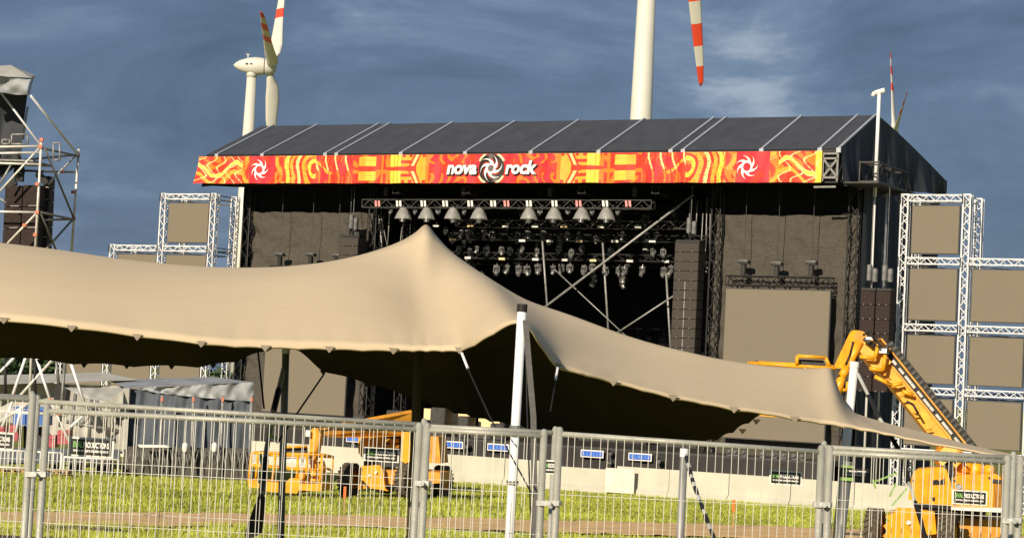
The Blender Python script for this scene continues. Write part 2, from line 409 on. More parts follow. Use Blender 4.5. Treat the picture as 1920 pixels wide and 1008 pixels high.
for h0, h1 in ((1.3, 9.6), (32.7, 8.3)):
    mb = smb(); mb.grid(60, 4, lambda a, t: (h0+h1*a, 3.15+.05*sin(a*60), 15.2+1.6*t)); mb.build('header_shade_sheet', 'black_cloth', stage, True)  # black sheet puts the banner's shadow above the scrim into its colour
# deck, skirt
mb = smb(); mb.box((1.2, -1.0, 2.0), (41.0, 17, 2.25)); mb.build('deck', 'dark_steel', stage)
dm('skirt', (.034, .031, .03), .9, 0, .35, 1.2, .6, 3, stretch=(1, 1, .3))
mb = smb(); mb.grid(300, 4, lambda a, t: (.5+41*a, -1.3+.06*sin(a*230)+.04*sin(a*517), 2.15*t)); mb.build('deck_skirt', 'skirt', stage, True)
# truss towers at the edges of the opening
for u, v in ((1.6, 2.75), (10.9, 2.6), (12.1, 4.6), (33.0, 2.6), (31.9, 4.6), (40.8, 2.7)):
    mb = smb(); truss(mb, (u, v, .1), (u, v, 16.7), .5, .045, .03, .75, (0, 1, 0)); mb.build('truss_tower', 'black_steel', stage)
# corner box truss at the right end of the banner
mb = smb(); 
for a, b in (((39.95, -.15, 16.75), (39.95, -.15, 18.2)), ((40.75, -.15, 16.75), (40.75, -.15, 18.2)), ((39.95, -.15, 18.2), (40.75, -.15, 18.2)), ((39.95, -.15, 17.95), (40.75, -.15, 17.95)), ((39.95, -.15, 16.95), (40.75, -.15, 16.95)), ((39.95, -.15, 16.95), (40.75, -.15, 17.95)), ((40.75, -.15, 16.95), (39.95, -.15, 17.95)), ((39.5, -.15, 16.45), (40.7, -.15, 16.47)), ((40.75, .6, 16.75), (40.75, .6, 18.2)), ((40.75, -.15, 16.95), (40.75, .6, 17.95)), ((40.75, .6, 16.95), (40.75, -.15, 16.95))):
    mb.bar(a, b, .1, .1, (0, 1, 0))
mb.build('corner_truss', 'galv_dark', stage)
# inner rafters under roof
mb = smb()
for u in (13.5, 18.2, 25.6, 30.1): truss(mb, (u, .6, 16.4), (u, 16.5, 16.4), .4, .04, .025, .8)
mb.build('rafter_truss', 'black_steel', stage)
# bracket truss platform on the right side with the white mast, and two white poles
mb = smb()
truss(mb, (42.3, .3, 17.3), (42.3, 5.2, 17.3), 1.0, .06, .045, .8, (0, 0, 1))
mb.box((41.0, .1, 16.68), (42.9, 5.9, 16.76)); mb.bar((42.85, 5.8, 16.75), (42.8, 4.9, 17.8), .08, .08); mb.build('side_bracket', 'dark_steel', stage)
mast = thing('mast', 'tall white mast with a small white head rising past the right gable', 'mast', S(42.0, 2.3, 0), YAW)
mb = smb(); mb.tube((42.0, 2.3, 16.2), (42.0, 2.35, 21.7), .095, 12); mb.tube((42.0, 2.3, 2), (42.0, 2.3, 16.2), .065, 10); mb.build('pole', 'white_steel', mast, True)
mb = smb(); mb.tube((41.75, 2.35, 21.7), (42.3, 2.35, 21.85), .14, 10); mb.tube((41.75, 2.35, 21.7), (41.6, 2.35, 21.55), .14, 10, .08); mb.build('mast_head', 'white_steel', mast, True)
o = smb(); o.tube((42.0, 4.3, 0), (42.0, 4.3, 16.6), .065, 10); o = o.build('support_pole', 'white_steel', None, True); tag(o, 'white vertical support pole on the dark side wall, right of the mast', 'pole')

# ------------------------------------------------------------------ banner
ban = thing('banner', 'long red and orange patterned festival banner along the roof edge', 'banner', S(0, -.35, 16.68), YAW)
BW0, BW1, BU0, BU1 = 16.68, 18.32, -.05, 39.95
def bcol(u, w):
    s = u-UB; a = abs(s); t = (w-BW0)/(BW1-BW0); y = t-.5
    nz = sin(u*5.3+3*sin(w*2.1))+sin(u*2.7-w*4+2*sin(u*.9))
    if a < 4.35:
        q = sin(9*sqrt((a-2.3-.5*sin(y*5))**2+(abs(y)*1.7-.9)**2)+2.2*sin(a*2.1))+.35*sin(u*11+w*5)
        if a > 4.12: return 'orange'
        if abs(y) > .16 and q > .55 and a > 1.4: return 'orange'
        if abs(y) > .16 and q > .42 and a > 1.4: return 'dark'
        return 'crimson' if nz < .4 else 'red'
    if a < 7.0:
        if 6.0 < a < 6.75 and not (abs(y) < .07):
            return 'yellow' if (a*4) % 1 < .75 else 'amber'
        b = a-4.35; e = abs(y)
        if e < .10-.03*(a-5.2) and a > 5.0: return 'red'
        v = b*1.0+e*1.4
        if e > .1 and abs(e-.24) < .06 and b > .9: return 'orange' if b > 2 else 'red'
        k = abs((b-.55)-(.5-e)*.9)
        if k < .10: return 'pale'
        if k < .24: return 'red'
        if e > .40 and (b*2.2) % 1 < .5: return 'red'
        return 'amber' if b < 1.7 else 'orange'
    if a < 9.3:
        b = a-7.0
        if .7 < b < 1.9:
            if abs(y) < .09: return 'red'
            if .42 > abs(y): return 'yellow' if (w*9) % 1 < .62 and b < 1.4 else 'amber'
        if abs(b-.3) < .08: return 'orange'
        if abs(y+.1) < .06 or nz > 1.3: return 'orange'
        return 'red'
    if a < 11.9:
        b = a-9.3
        c = sin(u*9+1.5*sin(w*2.5))
        if c > .88: return 'pale' if w > 17.4 else 'orange'
        if c < -.93: return 'dark'
        if sin(u*21+3*sin(w*4)) > .9 and nz < .2: return 'orange'
        if b > 1.5 and abs(y-.05-.2*sin(b*3)) < .06: return 'amber'
        return 'crimson' if nz > .3 else 'red'
    if a < 14.1:
        if abs(sin(u*13+2.5*sin(w*6+u)))*abs(cos(w*9)) > .93: return 'dark'
        b = a-11.9; r = hypot(b-.1, y*1.25+.05)
        # sweeping arcs like part of a disc
        for rr, wd, c in ((1.95, .13, 'yellow'), (1.6, .1, 'amber'), (1.2, .11, 'pale'), (.75, .13, 'amber'), (.35, .10, 'yellow')):
            if abs(r-rr-.08*sin(y*6)) < wd: return c
        return 'red' if nz < .9 else 'orange'
    if a < 17.2:
        b = a-15.75; r = hypot(b, y*1.2)
        if abs(b) < .95: return 'crimson' if nz < .8 else 'red'
        k = sin(9*abs(y)+2.6*sin(b*3.7+1))+sin(r*11+2*sin(y*7))+.3*sin(u*17)
        return 'amber' if k > 1.15 else ('pale' if .55 < k < .68 else ('red' if k < -.7 else ('dark' if k < -.55 else 'orange')))
    b = a-17.2
    if sin(u*9+3*sin(w*5+u*1.3)) > .93: return 'pale'
    if s > 0 and u > BU1-.35: return 'yellow'
    k = y-.26*sin(b*2.1+.6)+.03*sin(b*6.3+y*5)
    if abs(k) < .075: return 'yellow' if abs(k) < .045 else 'pale'
    if abs(k+.33) < .07: return 'amber'
    if abs(k-.36) < .06: return 'orange'
    return 'orange' if nz > .7 else 'red'
BK = list(PAL)
def bpt(u, w, off=0.):
    return (u, -.35-off+.03*sin(u*3.1+w)+.02*sin(u*7.7-w*2)-(.12*max(0, .8-u) if u < .8 else 0), w+(.05*sin(u*.4)*0))
mb = smb(); NU, NV = 1150, 46
def bfn(a, t):
    u = BU0+(BU1-BU0)*a; w = BW0+(BW1-BW0)*t
    if u < .6: u -= (1-t)**2*.35*(1-(u-BU0)/.65)
    return bpt(u, w+.012*sin(u*2.2)*(1-t))
mb.grid(NU, NV, bfn, lambda a, t: BK.index(bcol(BU0+(BU1-BU0)*a, BW0+(BW1-BW0)*t)))
mb.build('banner_cloth', ['b_'+k for k in BK], ban, True)
def disc(mb, cu, cw, r0, r1, off, a0=0, a1=360, n=48, sq=1.):
    ks = [radians(a0+(a1-a0)*i/n) for i in range(n+1)]; vs = []
    for k in ks:
        for r in (r0, r1):
            w = cw+sin(k)*r; w = min(max(w, BW0+.01), BW1-.01) if r > .75 else w
            vs.append(bpt(cu+cos(k)*r*sq, w, off))
    mb.add(vs, [(2*i, 2*i+2, 2*i+3, 2*i+1) for i in range(n)])
def sun(mb, cu, cw, R, off, blades=7, ri=.32, wr=.16, rot=0., curl=1.1):
    disc(mb, cu, cw, ri*R, (ri+wr)*R, off, n=28)
    for b in range(blades):
        a0 = 2*pi*b/blades+rot; vs = []
        for i in range(9):
            q = i/8; r = R*((ri+wr*.4)+(1-ri-wr*.4)*q); ang = a0+curl*q**1.4; wdt = (.42*(1-q)**.8)*R*.8
            for sg in (-.5, .5): vs.append(bpt(cu+cos(ang)*r-sin(ang)*wdt*sg, cw+sin(ang)*r+cos(ang)*wdt*sg, off))
        mb.add(vs, [(2*i, 2*i+2, 2*i+3, 2*i+1) for i in range(8)])
CW = 17.5
em = smb(); disc(em, UB, CW, 0, .815, .055, n=56); em = em.build('emblem_disc', 'sign_black', ban)
e2 = smb()
for a0, a1 in ((28, 68), (112, 152), (208, 248), (292, 332)): disc(e2, UB, CW, .82, .95, .055, a0, a1, 20)
e2.build('emblem_ring', 'letter_cream', em)
e3 = smb(); sun(e3, UB, CW, .76, .075, 6, .26, .13, .3, 1.2); e3.build('emblem_sun', 'letter_white', em)
e5 = smb(); sun(e5, UB, CW, .68, .066, 6, .2, .04, .85, 1.0); e5.build('emblem_flame', 'b_dark', em)
e4 = smb(); disc(e4, UB, CW, 0, .17, .08, n=20); e4.build('emblem_core', 'metal_lamp', em)
for cu in (4.45, 35.8):
    o = smb(); sun(o, cu, CW, .66, .06, 7, .34, .17, .2, .9); o.build('sun_emblem', 'letter_white', ban)
for body, cu in (('nova', UB-1.93), ('rock', UB+1.83)):
    sh = smb(); text_into(sh, body, 1.02, lambda x, y: bpt(cu+x*1.0+.03, 17.20+y*1.0-.035, .09), .066, .18, spacing=.98); shd = sh.build('lettering_edge', 'sign_black', ban)
    o = smb(); text_into(o, body, 1.02, lambda x, y: bpt(cu+x*1.0, 17.20+y*1.0, .11), .036, .18, spacing=.98); o.build('lettering', 'letter_white', shd)

# ------------------------------------------------------------------ LED screens and the white truss grids
def led(u0, u1, w0, w1, v, label, group, seg=True):
    t = thing('led_screen', label, 'led screen', S((u0+u1)/2, v, w0), YAW, group)
    mb = smb(); mb.box((u0, v, w0), (u1, v+.12, w1)); p = mb.build('screen_panel', 'led', t)
    mb = smb(); e = .05
    mb.box((u0-e, v+.03, w0-e), (u0-.002, v+.2, w1+e)); mb.box((u1+.002, v+.03, w0-e), (u1+e, v+.2, w1+e)); mb.box((u0-.002, v+.03, w1+.002), (u1+.002, v+.2, w1+e)); mb.box((u0-.002, v+.03, w0-e), (u1+.002, v+.2, w0-.002))
    mb.build('screen_frame', 'led_frame', t)
led(33.95, 39.85, 3.15, 11.15, 2.0, 'tall blank grey brown screen right of the stage opening', 'large blank screens flanking the stage opening')
led(3.95, 9.85, 3.05, 11.15, 2.0, 'tall blank grey brown screen left of the stage opening, partly behind the tent', 'large blank screens flanking the stage opening')
LV = [16.3, 12.97, 9.46, 6.15, 2.9]
def tgrid(cols, tops, label, lblscr, grp, side, words):
    t = thing('truss_frame', label, 'truss frame', S(cols[0], 4, 0), YAW, 'white truss grids beside the stage')
    for i, u in enumerate(cols):
        tp = max([tops[k] for k in (i-1, i) if 0 <= k < len(tops)])
        for vv in (4.0, 6.2):
            mb = smb(); truss(mb, (u, vv, .1), (u, vv, tp+.2), .38, .045, .026, .42, (0, 1, 0)); mb.build('truss_post', 'alu', t)
    for i, (a, b) in enumerate(zip(cols, cols[1:])):
        for w in LV:
            if w > tops[i]+.1: continue
            mb = smb(); truss(mb, (a+.21, 4.0, w), (b-.21, 4.0, w), .32, .038, .024, .38); mb.build('truss_beam', 'alu', t)
            mb = smb(); mb.tube((a+.21, 6.2, w), (b-.21, 6.2, w), .04); mb.tube((a+.21, 6.2, w-.3), (b-.21, 6.2, w-.3), .04); mb.tube((a+.3, 4.1, w-.25), (b-.3, 6.1, w-.3), .025); mb.build('cross_tube', 'galv_dark', t)
    for i, u in enumerate(cols):
        tp = max([tops[k] for k in (i-1, i) if 0 <= k < len(tops)])
        for w in LV:
            if w > tp+.1: continue
            mb = smb(); mb.tube((u, 4.2, w+.12), (u, 6.0, w+.12), .04); mb.tube((u, 4.2, w-.15), (u, 6.0, w-.15), .04); mb.build('depth_tube', 'alu_dull', t)
            mb = smb(); mb.bar((u-.2, 3.72, w-.3), (u-.2, 3.72, w+.2), .05, .05, (0, 1, 0)); mb.tube((u+.24, 3.76, w-.1), (u+.32, 3.7, w-1.2), .018, 4); mb.build('cable_loop', 'rubber', t)
    k = 0
    for i, (a, b) in enumerate(zip(cols, cols[1:])):
        for r in range(4):
            if LV[r] > tops[i]+.1: continue
            led(a+.42, b-.42, LV[r+1]+.42, LV[r]-.42, 3.95, lblscr % (words[1][r], words[0][i]), grp)
    return t
rows = ['top', 'upper middle', 'lower middle', 'bottom']
tgrid([43.15, 46.5, 50.1, 53.7], [16.3, 12.97, 12.97], 'white aluminium truss grid at the right holding blank panels', 'blank screen panel in the %s row, %s column of the right truss grid', 'small screens in the right truss grid', 1, (['left', 'middle', 'right'], rows))
tgrid([-13.7, -9.8, -5.9, -1.95], [6.15, 12.97, 16.3], 'white aluminium truss grid at the left behind the tent', 'blank screen panel in the %s row, %s column of the left truss grid', 'small screens in the left truss grid', 0, (['left', 'middle', 'right'], rows))

# ------------------------------------------------------------------ line array speakers
def array(u, v, wtop, n, ch, cw, cd, label, m='speaker_grille', split=4, curve=0.):
    t = thing('line_array', label, 'speaker array', S(u, v, wtop), YAW, 'hanging speaker arrays')
    for i in range(n):
        a = curve*i; mb = smb(); w1 = wtop-i*ch; w0 = w1-ch+.03
        x0, x1 = u-cw/2, u+cw/2; dv = -.02*i*curve
        mb.bevbox((x0, v+dv, w0), (x1, v+dv+cd, w1), .03)
        c = mb.build('cabinet', m, t)
        if i >= split: mb = smb(); mb.box((u-.02, v+dv-.03, w0+.02), (u+.02, v+dv-.004, w1-.03)); mb.build('centre_strip', 'alu_dull', c)
        for q in (-.25, .25): mb = smb(); mb.box((u+cw*q-.04, v+dv-.05, w0-.01), (u+cw*q+.04, v+dv-.004, w0+.03)); mb.build('rigging_pin', 'galv_dark', c)
    mb = smb(); mb.box((u-cw/2, v+.1, wtop+.03), (u+cw/2, v+cd-.1, wtop+.15)); mb.tube((u, v+.4, wtop+.15), (u, v+.4, wtop+.6), .05); mb.build('fly_frame', 'black_steel', t)
    mb = smb(); mb.bevbox((u-.2, v+.25, wtop+.55), (u+.05, v+.5, wtop+1.4), .05); mb.bevbox((u+.1, v+.25, wtop+.5), (u+.35, v+.5, wtop+1.2), .05); h_ = mb.build('chain_hoist', 'metal_lamp', t)
    mb = smb(); mb.tube((u, v+.4, wtop+1.3), (u, v+.4, 16.7 if wtop+1.3 < 16.5 else wtop+1.5), .02, 5); mb.build('chain', 'metal_lamp', t)
array(31.95, 1.0, 13.55, 16, .52, 1.42, .9, 'tall line array hanging at the right edge of the stage opening')
array(10.15, 1.0, 13.6, 12, .52, 1.35, .9, 'line array hanging at the left edge of the opening above the tent')
sp = array(42.1, 1.5, 11.2, 7, .75, .78, .8, 'left one of two brown speaker columns on the outer right side', 'speaker_brown', 99)
sp = array(42.93, 1.5, 11.2, 7, .75, .78, .8, 'right one of two brown speaker columns on the outer right side', 'speaker_brown', 99)

# ------------------------------------------------------------------ lighting rig
def trs(u0, u1, v, w, label, size=.5, m='dark_steel', seg=.55, r=.04):
    t = thing('lighting_truss', label, 'lighting truss', S(u0, v, w), YAW, 'black lighting trusses')
    mb = smb(); truss(mb, (u0, v, w), (u1, v, w), size, r, .028, seg); mb.build('truss_body', m, t)
    for f in ((.08, .36, .66, .94) if size < .5 else ()):
        u = u0+(u1-u0)*f; mb = smb(); mb.tube((u, v, w+size/2), (u, v, 16.74), .02, 4)
        if w < 16: mb.bevbox((u-.13, v-.13, min(w+.45, 16.2)), (u+.13, v+.13, min(w+1.0, 16.7)), .04)
        mb.build('chain_hoist', 'dark_steel', t)
trs(10.8, 29.6, 1.5, 15.65, 'front lighting truss carrying the eight domed lamps', .46, 'dark_steel')
trs(15.8, 30.7, 4.0, 14.75, 'second lighting truss just below the domed lamps', .42, 'dark_steel')
trs(14.8, 31.6, 5.0, 14.05, 'third lighting truss, dark, in the middle of the rig', .36, 'black_steel')
trs(13.8, 31.6, 6.0, 13.0, 'lowest lighting truss, dark, deep in the stage', .36, 'black_steel')
trs(33.9, 39.9, 2.2, 11.62, 'short black lamp truss right above the tall right screen', .5, 'black_steel', .45, .045)
trs(3.9, 9.9, 2.2, 11.62, 'short black lamp truss above the tall left screen', .5, 'black_steel', .45, .045)
def head_proto():
    t = thing('moving_head', 'x', 'stage lamp')
    mb = MB(); mb.bevbox((-.17, -.15, -.22), (.17, .15, -.06), .03); mb.tube((0, 0, -.06), (0, 0, .06), .03); mb.build('lamp_base', 'metal_lamp', t)
    mb = MB()
    for s in (-1, 1): mb.box((s*.19-.03, -.06, -.52), (s*.19+.03, .06, -.14))
    mb.box((-.22, -.06, -.27), (.22, .06, -.225)); mb.build('yoke', 'metal_lamp', t)
    mb = MB(); mb.lathe([(.03, -.2), (.12, -.18), (.15, 0), (.155, .16), (.14, .24)], (0, 0, -.46), (.1, -.45, -.9), 12); hd = mb.build('lamp_head', 'metal_lamp', t, True)
    mb = MB(); mb.lathe([(.002, .235), (.13, .235)], (0, 0, -.46), (.1, -.45, -.9), 12); mb.build('lens', 'lens', hd)
    return t
hp = None
hrows = [
 (6.0, 1.0, 'lowest', [(932, 495), (952, 495), (973, 496), (988, 496), (1008, 493), (1037, 496), (1053, 493), (1069, 493), (1097, 496), (1112, 492), (1135, 498), (1162, 498), (1172, 498), (1205, 498), (1246, 499), (1259, 496)], .95),
 (5.6, .8, 'third', [(862, 460), (895, 459), (912, 461), (941, 461), (957, 461), (980, 457), (1007, 465), (1049, 458), (1072, 466), (1091, 458), (1145, 462), (1225, 463), (1244, 464)], .8),
 (5.0, .8, 'second', [(836, 425), (866, 430), (879, 428), (908, 428), (924, 432), (972, 433), (990, 430), (1020, 430), (1065, 433), (1086, 436), (1118, 440), (1167, 433), (1213, 435), (1232, 433)], .8)]
grp = 'moving head lamps in the dark rig'
for v, _, nm, pts, sc in hrows:
    for i, (px_, py_) in enumerate(pts):
        u, w = st(px_, py_, v); lab = f'dark moving head lamp, {ORD[i]} from the left in the {nm} row of the rig'
        if hp is None: hp = head_proto(); hp['label'] = lab; hp['group'] = grp; hp.location = S(u, v, w); hp.rotation_euler = (0, 0, YAW); hp.scale = (sc,)*3
        else:
            r = dup(hp, S(u, v, w), 0, lab, grp, sc*random.uniform(.9, 1.1), (random.uniform(-.15, .15), random.uniform(-.1, .1), YAW+random.uniform(-.9, .9)))
# dim clutter: further lamps deep in the rig, too alike to tell apart
rc = random.Random(11)
for i in range(44):
    u = rc.uniform(13.5, 31.2); v = rc.uniform(6.8, 9.5); w = rc.choice([15.9, 15.2, 14.5, 13.7, 12.9, 12.2])+rc.uniform(-.15, .15)
    dup(hp, S(u, v, w), 0, 'dim lamp hanging deep among the other lamps of the dark rig', 'dim lamps deep in the dark rig', rc.uniform(.8, 1.2), (rc.uniform(-.4, .4), rc.uniform(-.3, .3), YAW+rc.uniform(-1.5, 1.5)))
for i, (v, w) in enumerate(((7.2, 15.9), (8.4, 14.5), (9.3, 12.9))):
    t = thing('lighting_truss', f'dark truss deep in the stage, {ORD[i]} from the front behind the lamp rows', 'lighting truss', S(14, v, w), YAW, 'black lighting trusses')
    mb = smb(); truss(mb, (13.2, v, w), (31.6, v, w), .4, .04, .025, .8); mb.build('truss_body', 'black_steel', t)
    for k in range(7):
        u = 14+k*2.7+rc.uniform(-.6, .6); q = rc.uniform(.4, 1.3); P = [(u+.9*q*(j/6-.5)*2, v-.25, w-.1-.5*q*(1-((j/6-.5)*2)**2)) for j in range(7)]
        mb = smb(); mb.path(P, .03, 5); mb.build('cable_loop', 'dark_steel', t)
for i, (u, v, ww, hh) in enumerate(((17, 9, 3.5, 1.0), (23.5, 10.5, 4.5, 1.5), (29, 8.5, 3.0, .9))):
    mb = smb(); mb.bevbox((u-ww/2, v, 2.26), (u+ww/2, v+2.2, 2.26+hh), .05); mb.box((u-ww/2-.03, v-.02, 2.26+hh-.1), (u+ww/2+.03, v-.002, 2.26+hh-.04)); o = mb.build('stage_riser', 'dark_steel'); tag(o, ('left', 'central', 'right')[i]+' dark riser platform on the deck', 'riser')
# domed lamps on the front truss
def dome_proto():
    t = thing('domed_lamp', 'x', 'stage lamp')
    mb = MB(); mb.tube((0, 0, .12), (0, 0, -.1), .05); mb.bevbox((-.16, -.14, -.24), (.16, .14, -.1), .03)
    for s in (-1, 1): mb.box((s*.19-.03, -.06, -.66), (s*.19+.03, .06, -.2))
    mb.build('lamp_bracket', 'dark_steel', t)
    mb = MB(); mb.lathe([(.03, -.22), (.14, -.2), (.17, 0), (.17, .28)], (0, 0, -.62), (0, -.2, -1), 14); mb.build('lamp_head', 'metal_lamp', t, True)
    mb = MB(); n = 28; vs = []
    for k, (r, z) in enumerate([(.10, -.02), (.18, -.05), (.34, -.36), (.47, -.70)]):
        for i in range(n): a = 2*pi*i/n; q = r*(1+(.10 if i % 2 else -.05)*(k > 0)); vs.append((q*cos(a), q*sin(a), z))
    mb.add(vs, [(k*n+i, k*n+(i+1) % n, (k+1)*n+(i+1) % n, (k+1)*n+i) for k in range(3) for i in range(n)]); mb.build('rain_dome', 'rain_dome', t, True)
    return t
dp = None; sp_ = None
for i, x_ in enumerate((757, 801, 850, 899, 993, 1040, 1092, 1138)):
    u, w = st(x_, 388, 1.35); lab = f'lamp under a clear plastic rain dome, {ORD[i]} from the left on the front truss'
    if dp is None: dp = dome_proto(); dp['label'] = lab; dp['group'] = 'domed lamps on the front truss'; dp.location = S(u, 1.35, w); dp.rotation_euler = (0, 0, YAW)
    else: dup(dp, S(u, 1.35, w), YAW+i, lab, 'domed lamps on the front truss')
for i, x_ in enumerate((733, 779, 822, 871, 1013, 1065, 1111, 1159)):
    u, w = st(x_, 388, 1.5); lab = f'small lamp hanging between the domes, {ORD[i]} from the left on the front truss'
    dup(hp, S(u, 1.5, w), 0, lab, 'small lamps between the domed lamps', .62, (0, 0, YAW+random.uniform(-.5, .5)))
# pairs of taped markers on the front truss
for i, x_ in enumerate((708, 748, 794, 835, 882, 925, 950, 992, 1040, 1085, 1135, 1178)):
    u, w = st(x_, 381.5, 1.2); t = thing('tape_marker', f'pair of pale tape marks, {ORD[i]} from the left on the front truss', 'tape marking', S(u, 1.2, w), YAW, 'tape marks on the front truss')
    k = 'lamp_pink' if i in (0, 6, 9, 11) else 'lamp_white'
    for s in (-.11, .11):
        mb = smb(); mb.add([(u+s-.05, 1.19, w-.17), (u+s+.08, 1.19, w-.17), (u+s+.03, 1.19, w+.17), (u+s-.10, 1.19, w+.17), (u+s-.05, 1.22, w-.17), (u+s+.08, 1.22, w-.17), (u+s+.03, 1.22, w+.17), (u+s-.10, 1.22, w+.17)], [(0, 1, 2, 3), (7, 6, 5, 4), (0, 4, 5, 1), (1, 5, 6, 2), (2, 6, 7, 3), (3, 7, 4, 0)]); mb.build('tape_strip', k, t)
# strobe bars
sb = None
SBL = [(3.6, 'upper', [(817, 423), (882, 423), (948, 424), (1003, 424), (1057, 424), (1126, 425), (1196, 425)]), (4.7, 'middle', [(849, 449), (979, 451), (1031, 452), (1086, 452), (1153, 452), (1223, 452)]), (5.7, 'lower', [(877, 483), (941, 485), (1004, 486), (1058, 487), (1112, 488), (1181, 489), (1248, 490)])]
for v, nm, L in SBL:
    for i, (x_, y_) in enumerate(L):
        u, w = st(x_, y_, v); t = thing('strobe_lamp', f'pale rectangular strobe lamp, {ORD[i]} from the left in the {nm} strobe row', 'strobe lamp', S(u, v, w), YAW, 'strobe lamps in the rig')
        mb = smb(); mb.bevbox((u-.24, v, w-.09), (u+.24, v+.15, w+.09), .02); hs = mb.build('lamp_housing', 'dark_steel', t)
        mb = smb(); mb.box((u-.2, v-.02, w-.06), (u+.2, v-.003, w+.06)); mb.build('lamp_face', 'lamp_warm' if (i+len(nm)) % 3 == 0 else 'lamp_white', t)
        mb = smb(); mb.tube((u, v+.1, w+.09), (u, v+.1, w+.3), .02, 5); mb.build('lamp_hook', 'dark_steel', t)
# motor hoists with rods over the side screens
for nm, L in (('right', [(1395, 496), (1457, 500), (1522, 498)]), ('left', [(525, 482), (583, 482), (632, 484)])):
    for i, (x_, y_) in enumerate(L):
        u, w = st(x_, y_, 2.0); t = thing('chain_motor', f'black chain hoist, {ORD[i]} from the left above the tall {nm} screen', 'chain hoist', S(u, 2.0, w), YAW, 'chain hoists above the side screens')
        mb = smb(); mb.bevbox((u-.3, 1.85, w+.05), (u+.3, 2.2, w+.25), .06); mb.bevbox((u-.15, 1.9, w-.55), (u+.12, 2.15, w+.05), .05); mb.build('hoist_body', 'black_steel', t)
        mb = smb(); mb.box((u-.26, 1.82, w+.17), (u+.26, 1.86, w+.27)); mb.build('hoist_cap', 'metal_lamp', t)
        mb = smb(); mb.tube((u, 2.0, w+.2), (u, 2.0, 16.7), .018, 5); mb.build('chain', 'dark_steel', t)
u, w = st(655, 415, 1.6)
t = thing('hanging_winch', 'grey winch unit hanging above the left line array', 'winch', S(u, 1.6, w), YAW)
mb = smb(); mb.bevbox((u-.4, 1.5, w-.1), (u+.3, 1.9, w+.2), .06); mb.bevbox((u-.15, 1.5, w-1.0), (u+.12, 1.8, w-.1), .05); mb.bevbox((u+.15, 1.5, w-1.0), (u+.75, 1.8, w-.55), .08); mb.build('winch_body', 'dark_steel', t)
mb = smb(); mb.tube((u, 1.7, w+.2), (u, 1.7, 16.7), .02); mb.build('chain', 'metal_lamp', t)
# silver brace poles
def pole_px(name, a, b, v0, v1, r, m, label, cat, group=None, bands=None):
    u0, w0 = st(a[0], a[1], v0); u1, w1 = st(b[0], b[1], v1)
    mb = smb(); mb.tube((u0, v0, w0), (u1, v1, w1), r, 8); o = mb.build(name, m, None, True); return tag(o, label, cat, group)
gp = 'silver scaffold braces in the stage opening'
pole_px('brace_pole', (960, 622), (1300, 365), 2.2, 2.6, .07, 'alu_dull', 'long silver brace rising diagonally across the stage opening', 'brace', gp)
pole_px('brace_pole', (1040, 505), (1185, 640), 2.9, 2.9, .035, 'alu_dull', 'thin brace descending to the right behind the long diagonal', 'brace', gp)
pole_px('brace_pole', (1155, 625), (1262, 555), 2.7, 2.7, .05, 'alu_dull', 'short silver brace rising to the right above the tent slope', 'brace', gp)
for i, (a, b) in enumerate((((1016, 440), (1028, 600)), ((1130, 455), (1142, 640)), ((1249, 512), (1259, 680)))):
    pole_px('upright_pole', a, b, 3.3, 3.3, .06, 'alu_dull', f'silver upright tube, {ORD[i]} from the left in the stage opening', 'pole', 'silver upright tubes')
for i, (a, b, m) in enumerate((((697, 392), (693, 470), 'tube_steel'), ((703, 393), (700, 470), 'alu_dull'), ((709, 394), (717, 470), 'tube_steel'), ((712, 394), (730, 480), 'galv_dark'), ((754, 425), (748, 480), 'galv_dark'), ((731, 395), (726, 470), 'galv_dark'))):
    pole_px('stand_leg', a, b, 3.3, 3.3, .035, m, f'thin grey tube, {ORD[i]} of the bundle left of the tent peak', 'pole', 'thin tubes left of the tent peak')
for i, (x_, y0, y1) in enumerate(((1295, 370, 440), (1318, 400, 480), (1326, 370, 500), (1332, 390, 640), (1308, 375, 440))):
    pole_px('rigging_tube', (x_, y0), (x_-4, y1), 2.9, 2.9, .03, 'alu_dull', f'thin vertical rigging tube, {ORD[i]} listed beside the right line array', 'tube', 'thin tubes beside the right line array')
# backline cases and floor lamps on deck
for i, (x_, y_, ww, hh) in enumerate(((672, 774, .8, .9), (740, 776, 1.2, 1.3), (820, 778, 1.0, 1.6), (868, 780, .7, 1.2), (905, 790, 1.6, .5), (932, 792, .9, .9))):
    u, w = st(x_, y_, 1.0); mb = smb(); mb.bevbox((u-ww/2, 1.0, 2.26), (u+ww/2, 2.0, 2.26+hh), .06); mb.box((u-ww/2-.02, .98, 2.26+hh*.5), (u+ww/2+.02, 2.02, 2.26+hh*.54)); o = mb.build('flight_case', 'dark_steel')
    tag(o, f'black flight case on the deck, {ORD[i]} from the left under the tent edge', 'flight case', 'flight cases on the deck')
for i, (x_, ww) in enumerate(((820, 1.8), (868, 1.6), (918, 1.4))):
    u, w = st(x_, 770, 2.6); mb = smb(); mb.box((u-ww/2, 2.6, 3.1-.3*i), (u+ww/2, 2.75, 3.75-.2*i)); o = mb.build('pale_panel', 'lamp_warm'); 
    tag(o, f'pale sunlit panel standing on the deck, {ORD[i]} from the left', 'panel', 'pale panels on the deck')
fl = None
for i, x_ in enumerate((1368, 1380, 1395, 1430, 1452, 1470, 1490, 1505, 1640, 1662)):
    u, w = st(x_, 822, -.7)
    if x_ > 1600: u = min(u, 41)
    mb = smb(); mb.bevbox((u-.16, -.7, 2.26), (u+.16, -.5, 2.55), .06); mb.ball((u, -.72, 2.45), .13, 5); o = mb.build('floor_lamp', 'metal_lamp'); tag(o, f'small floor lamp on the deck edge, {ORD[i]} from the left', 'floor lamp', 'floor lamps on the deck edge')
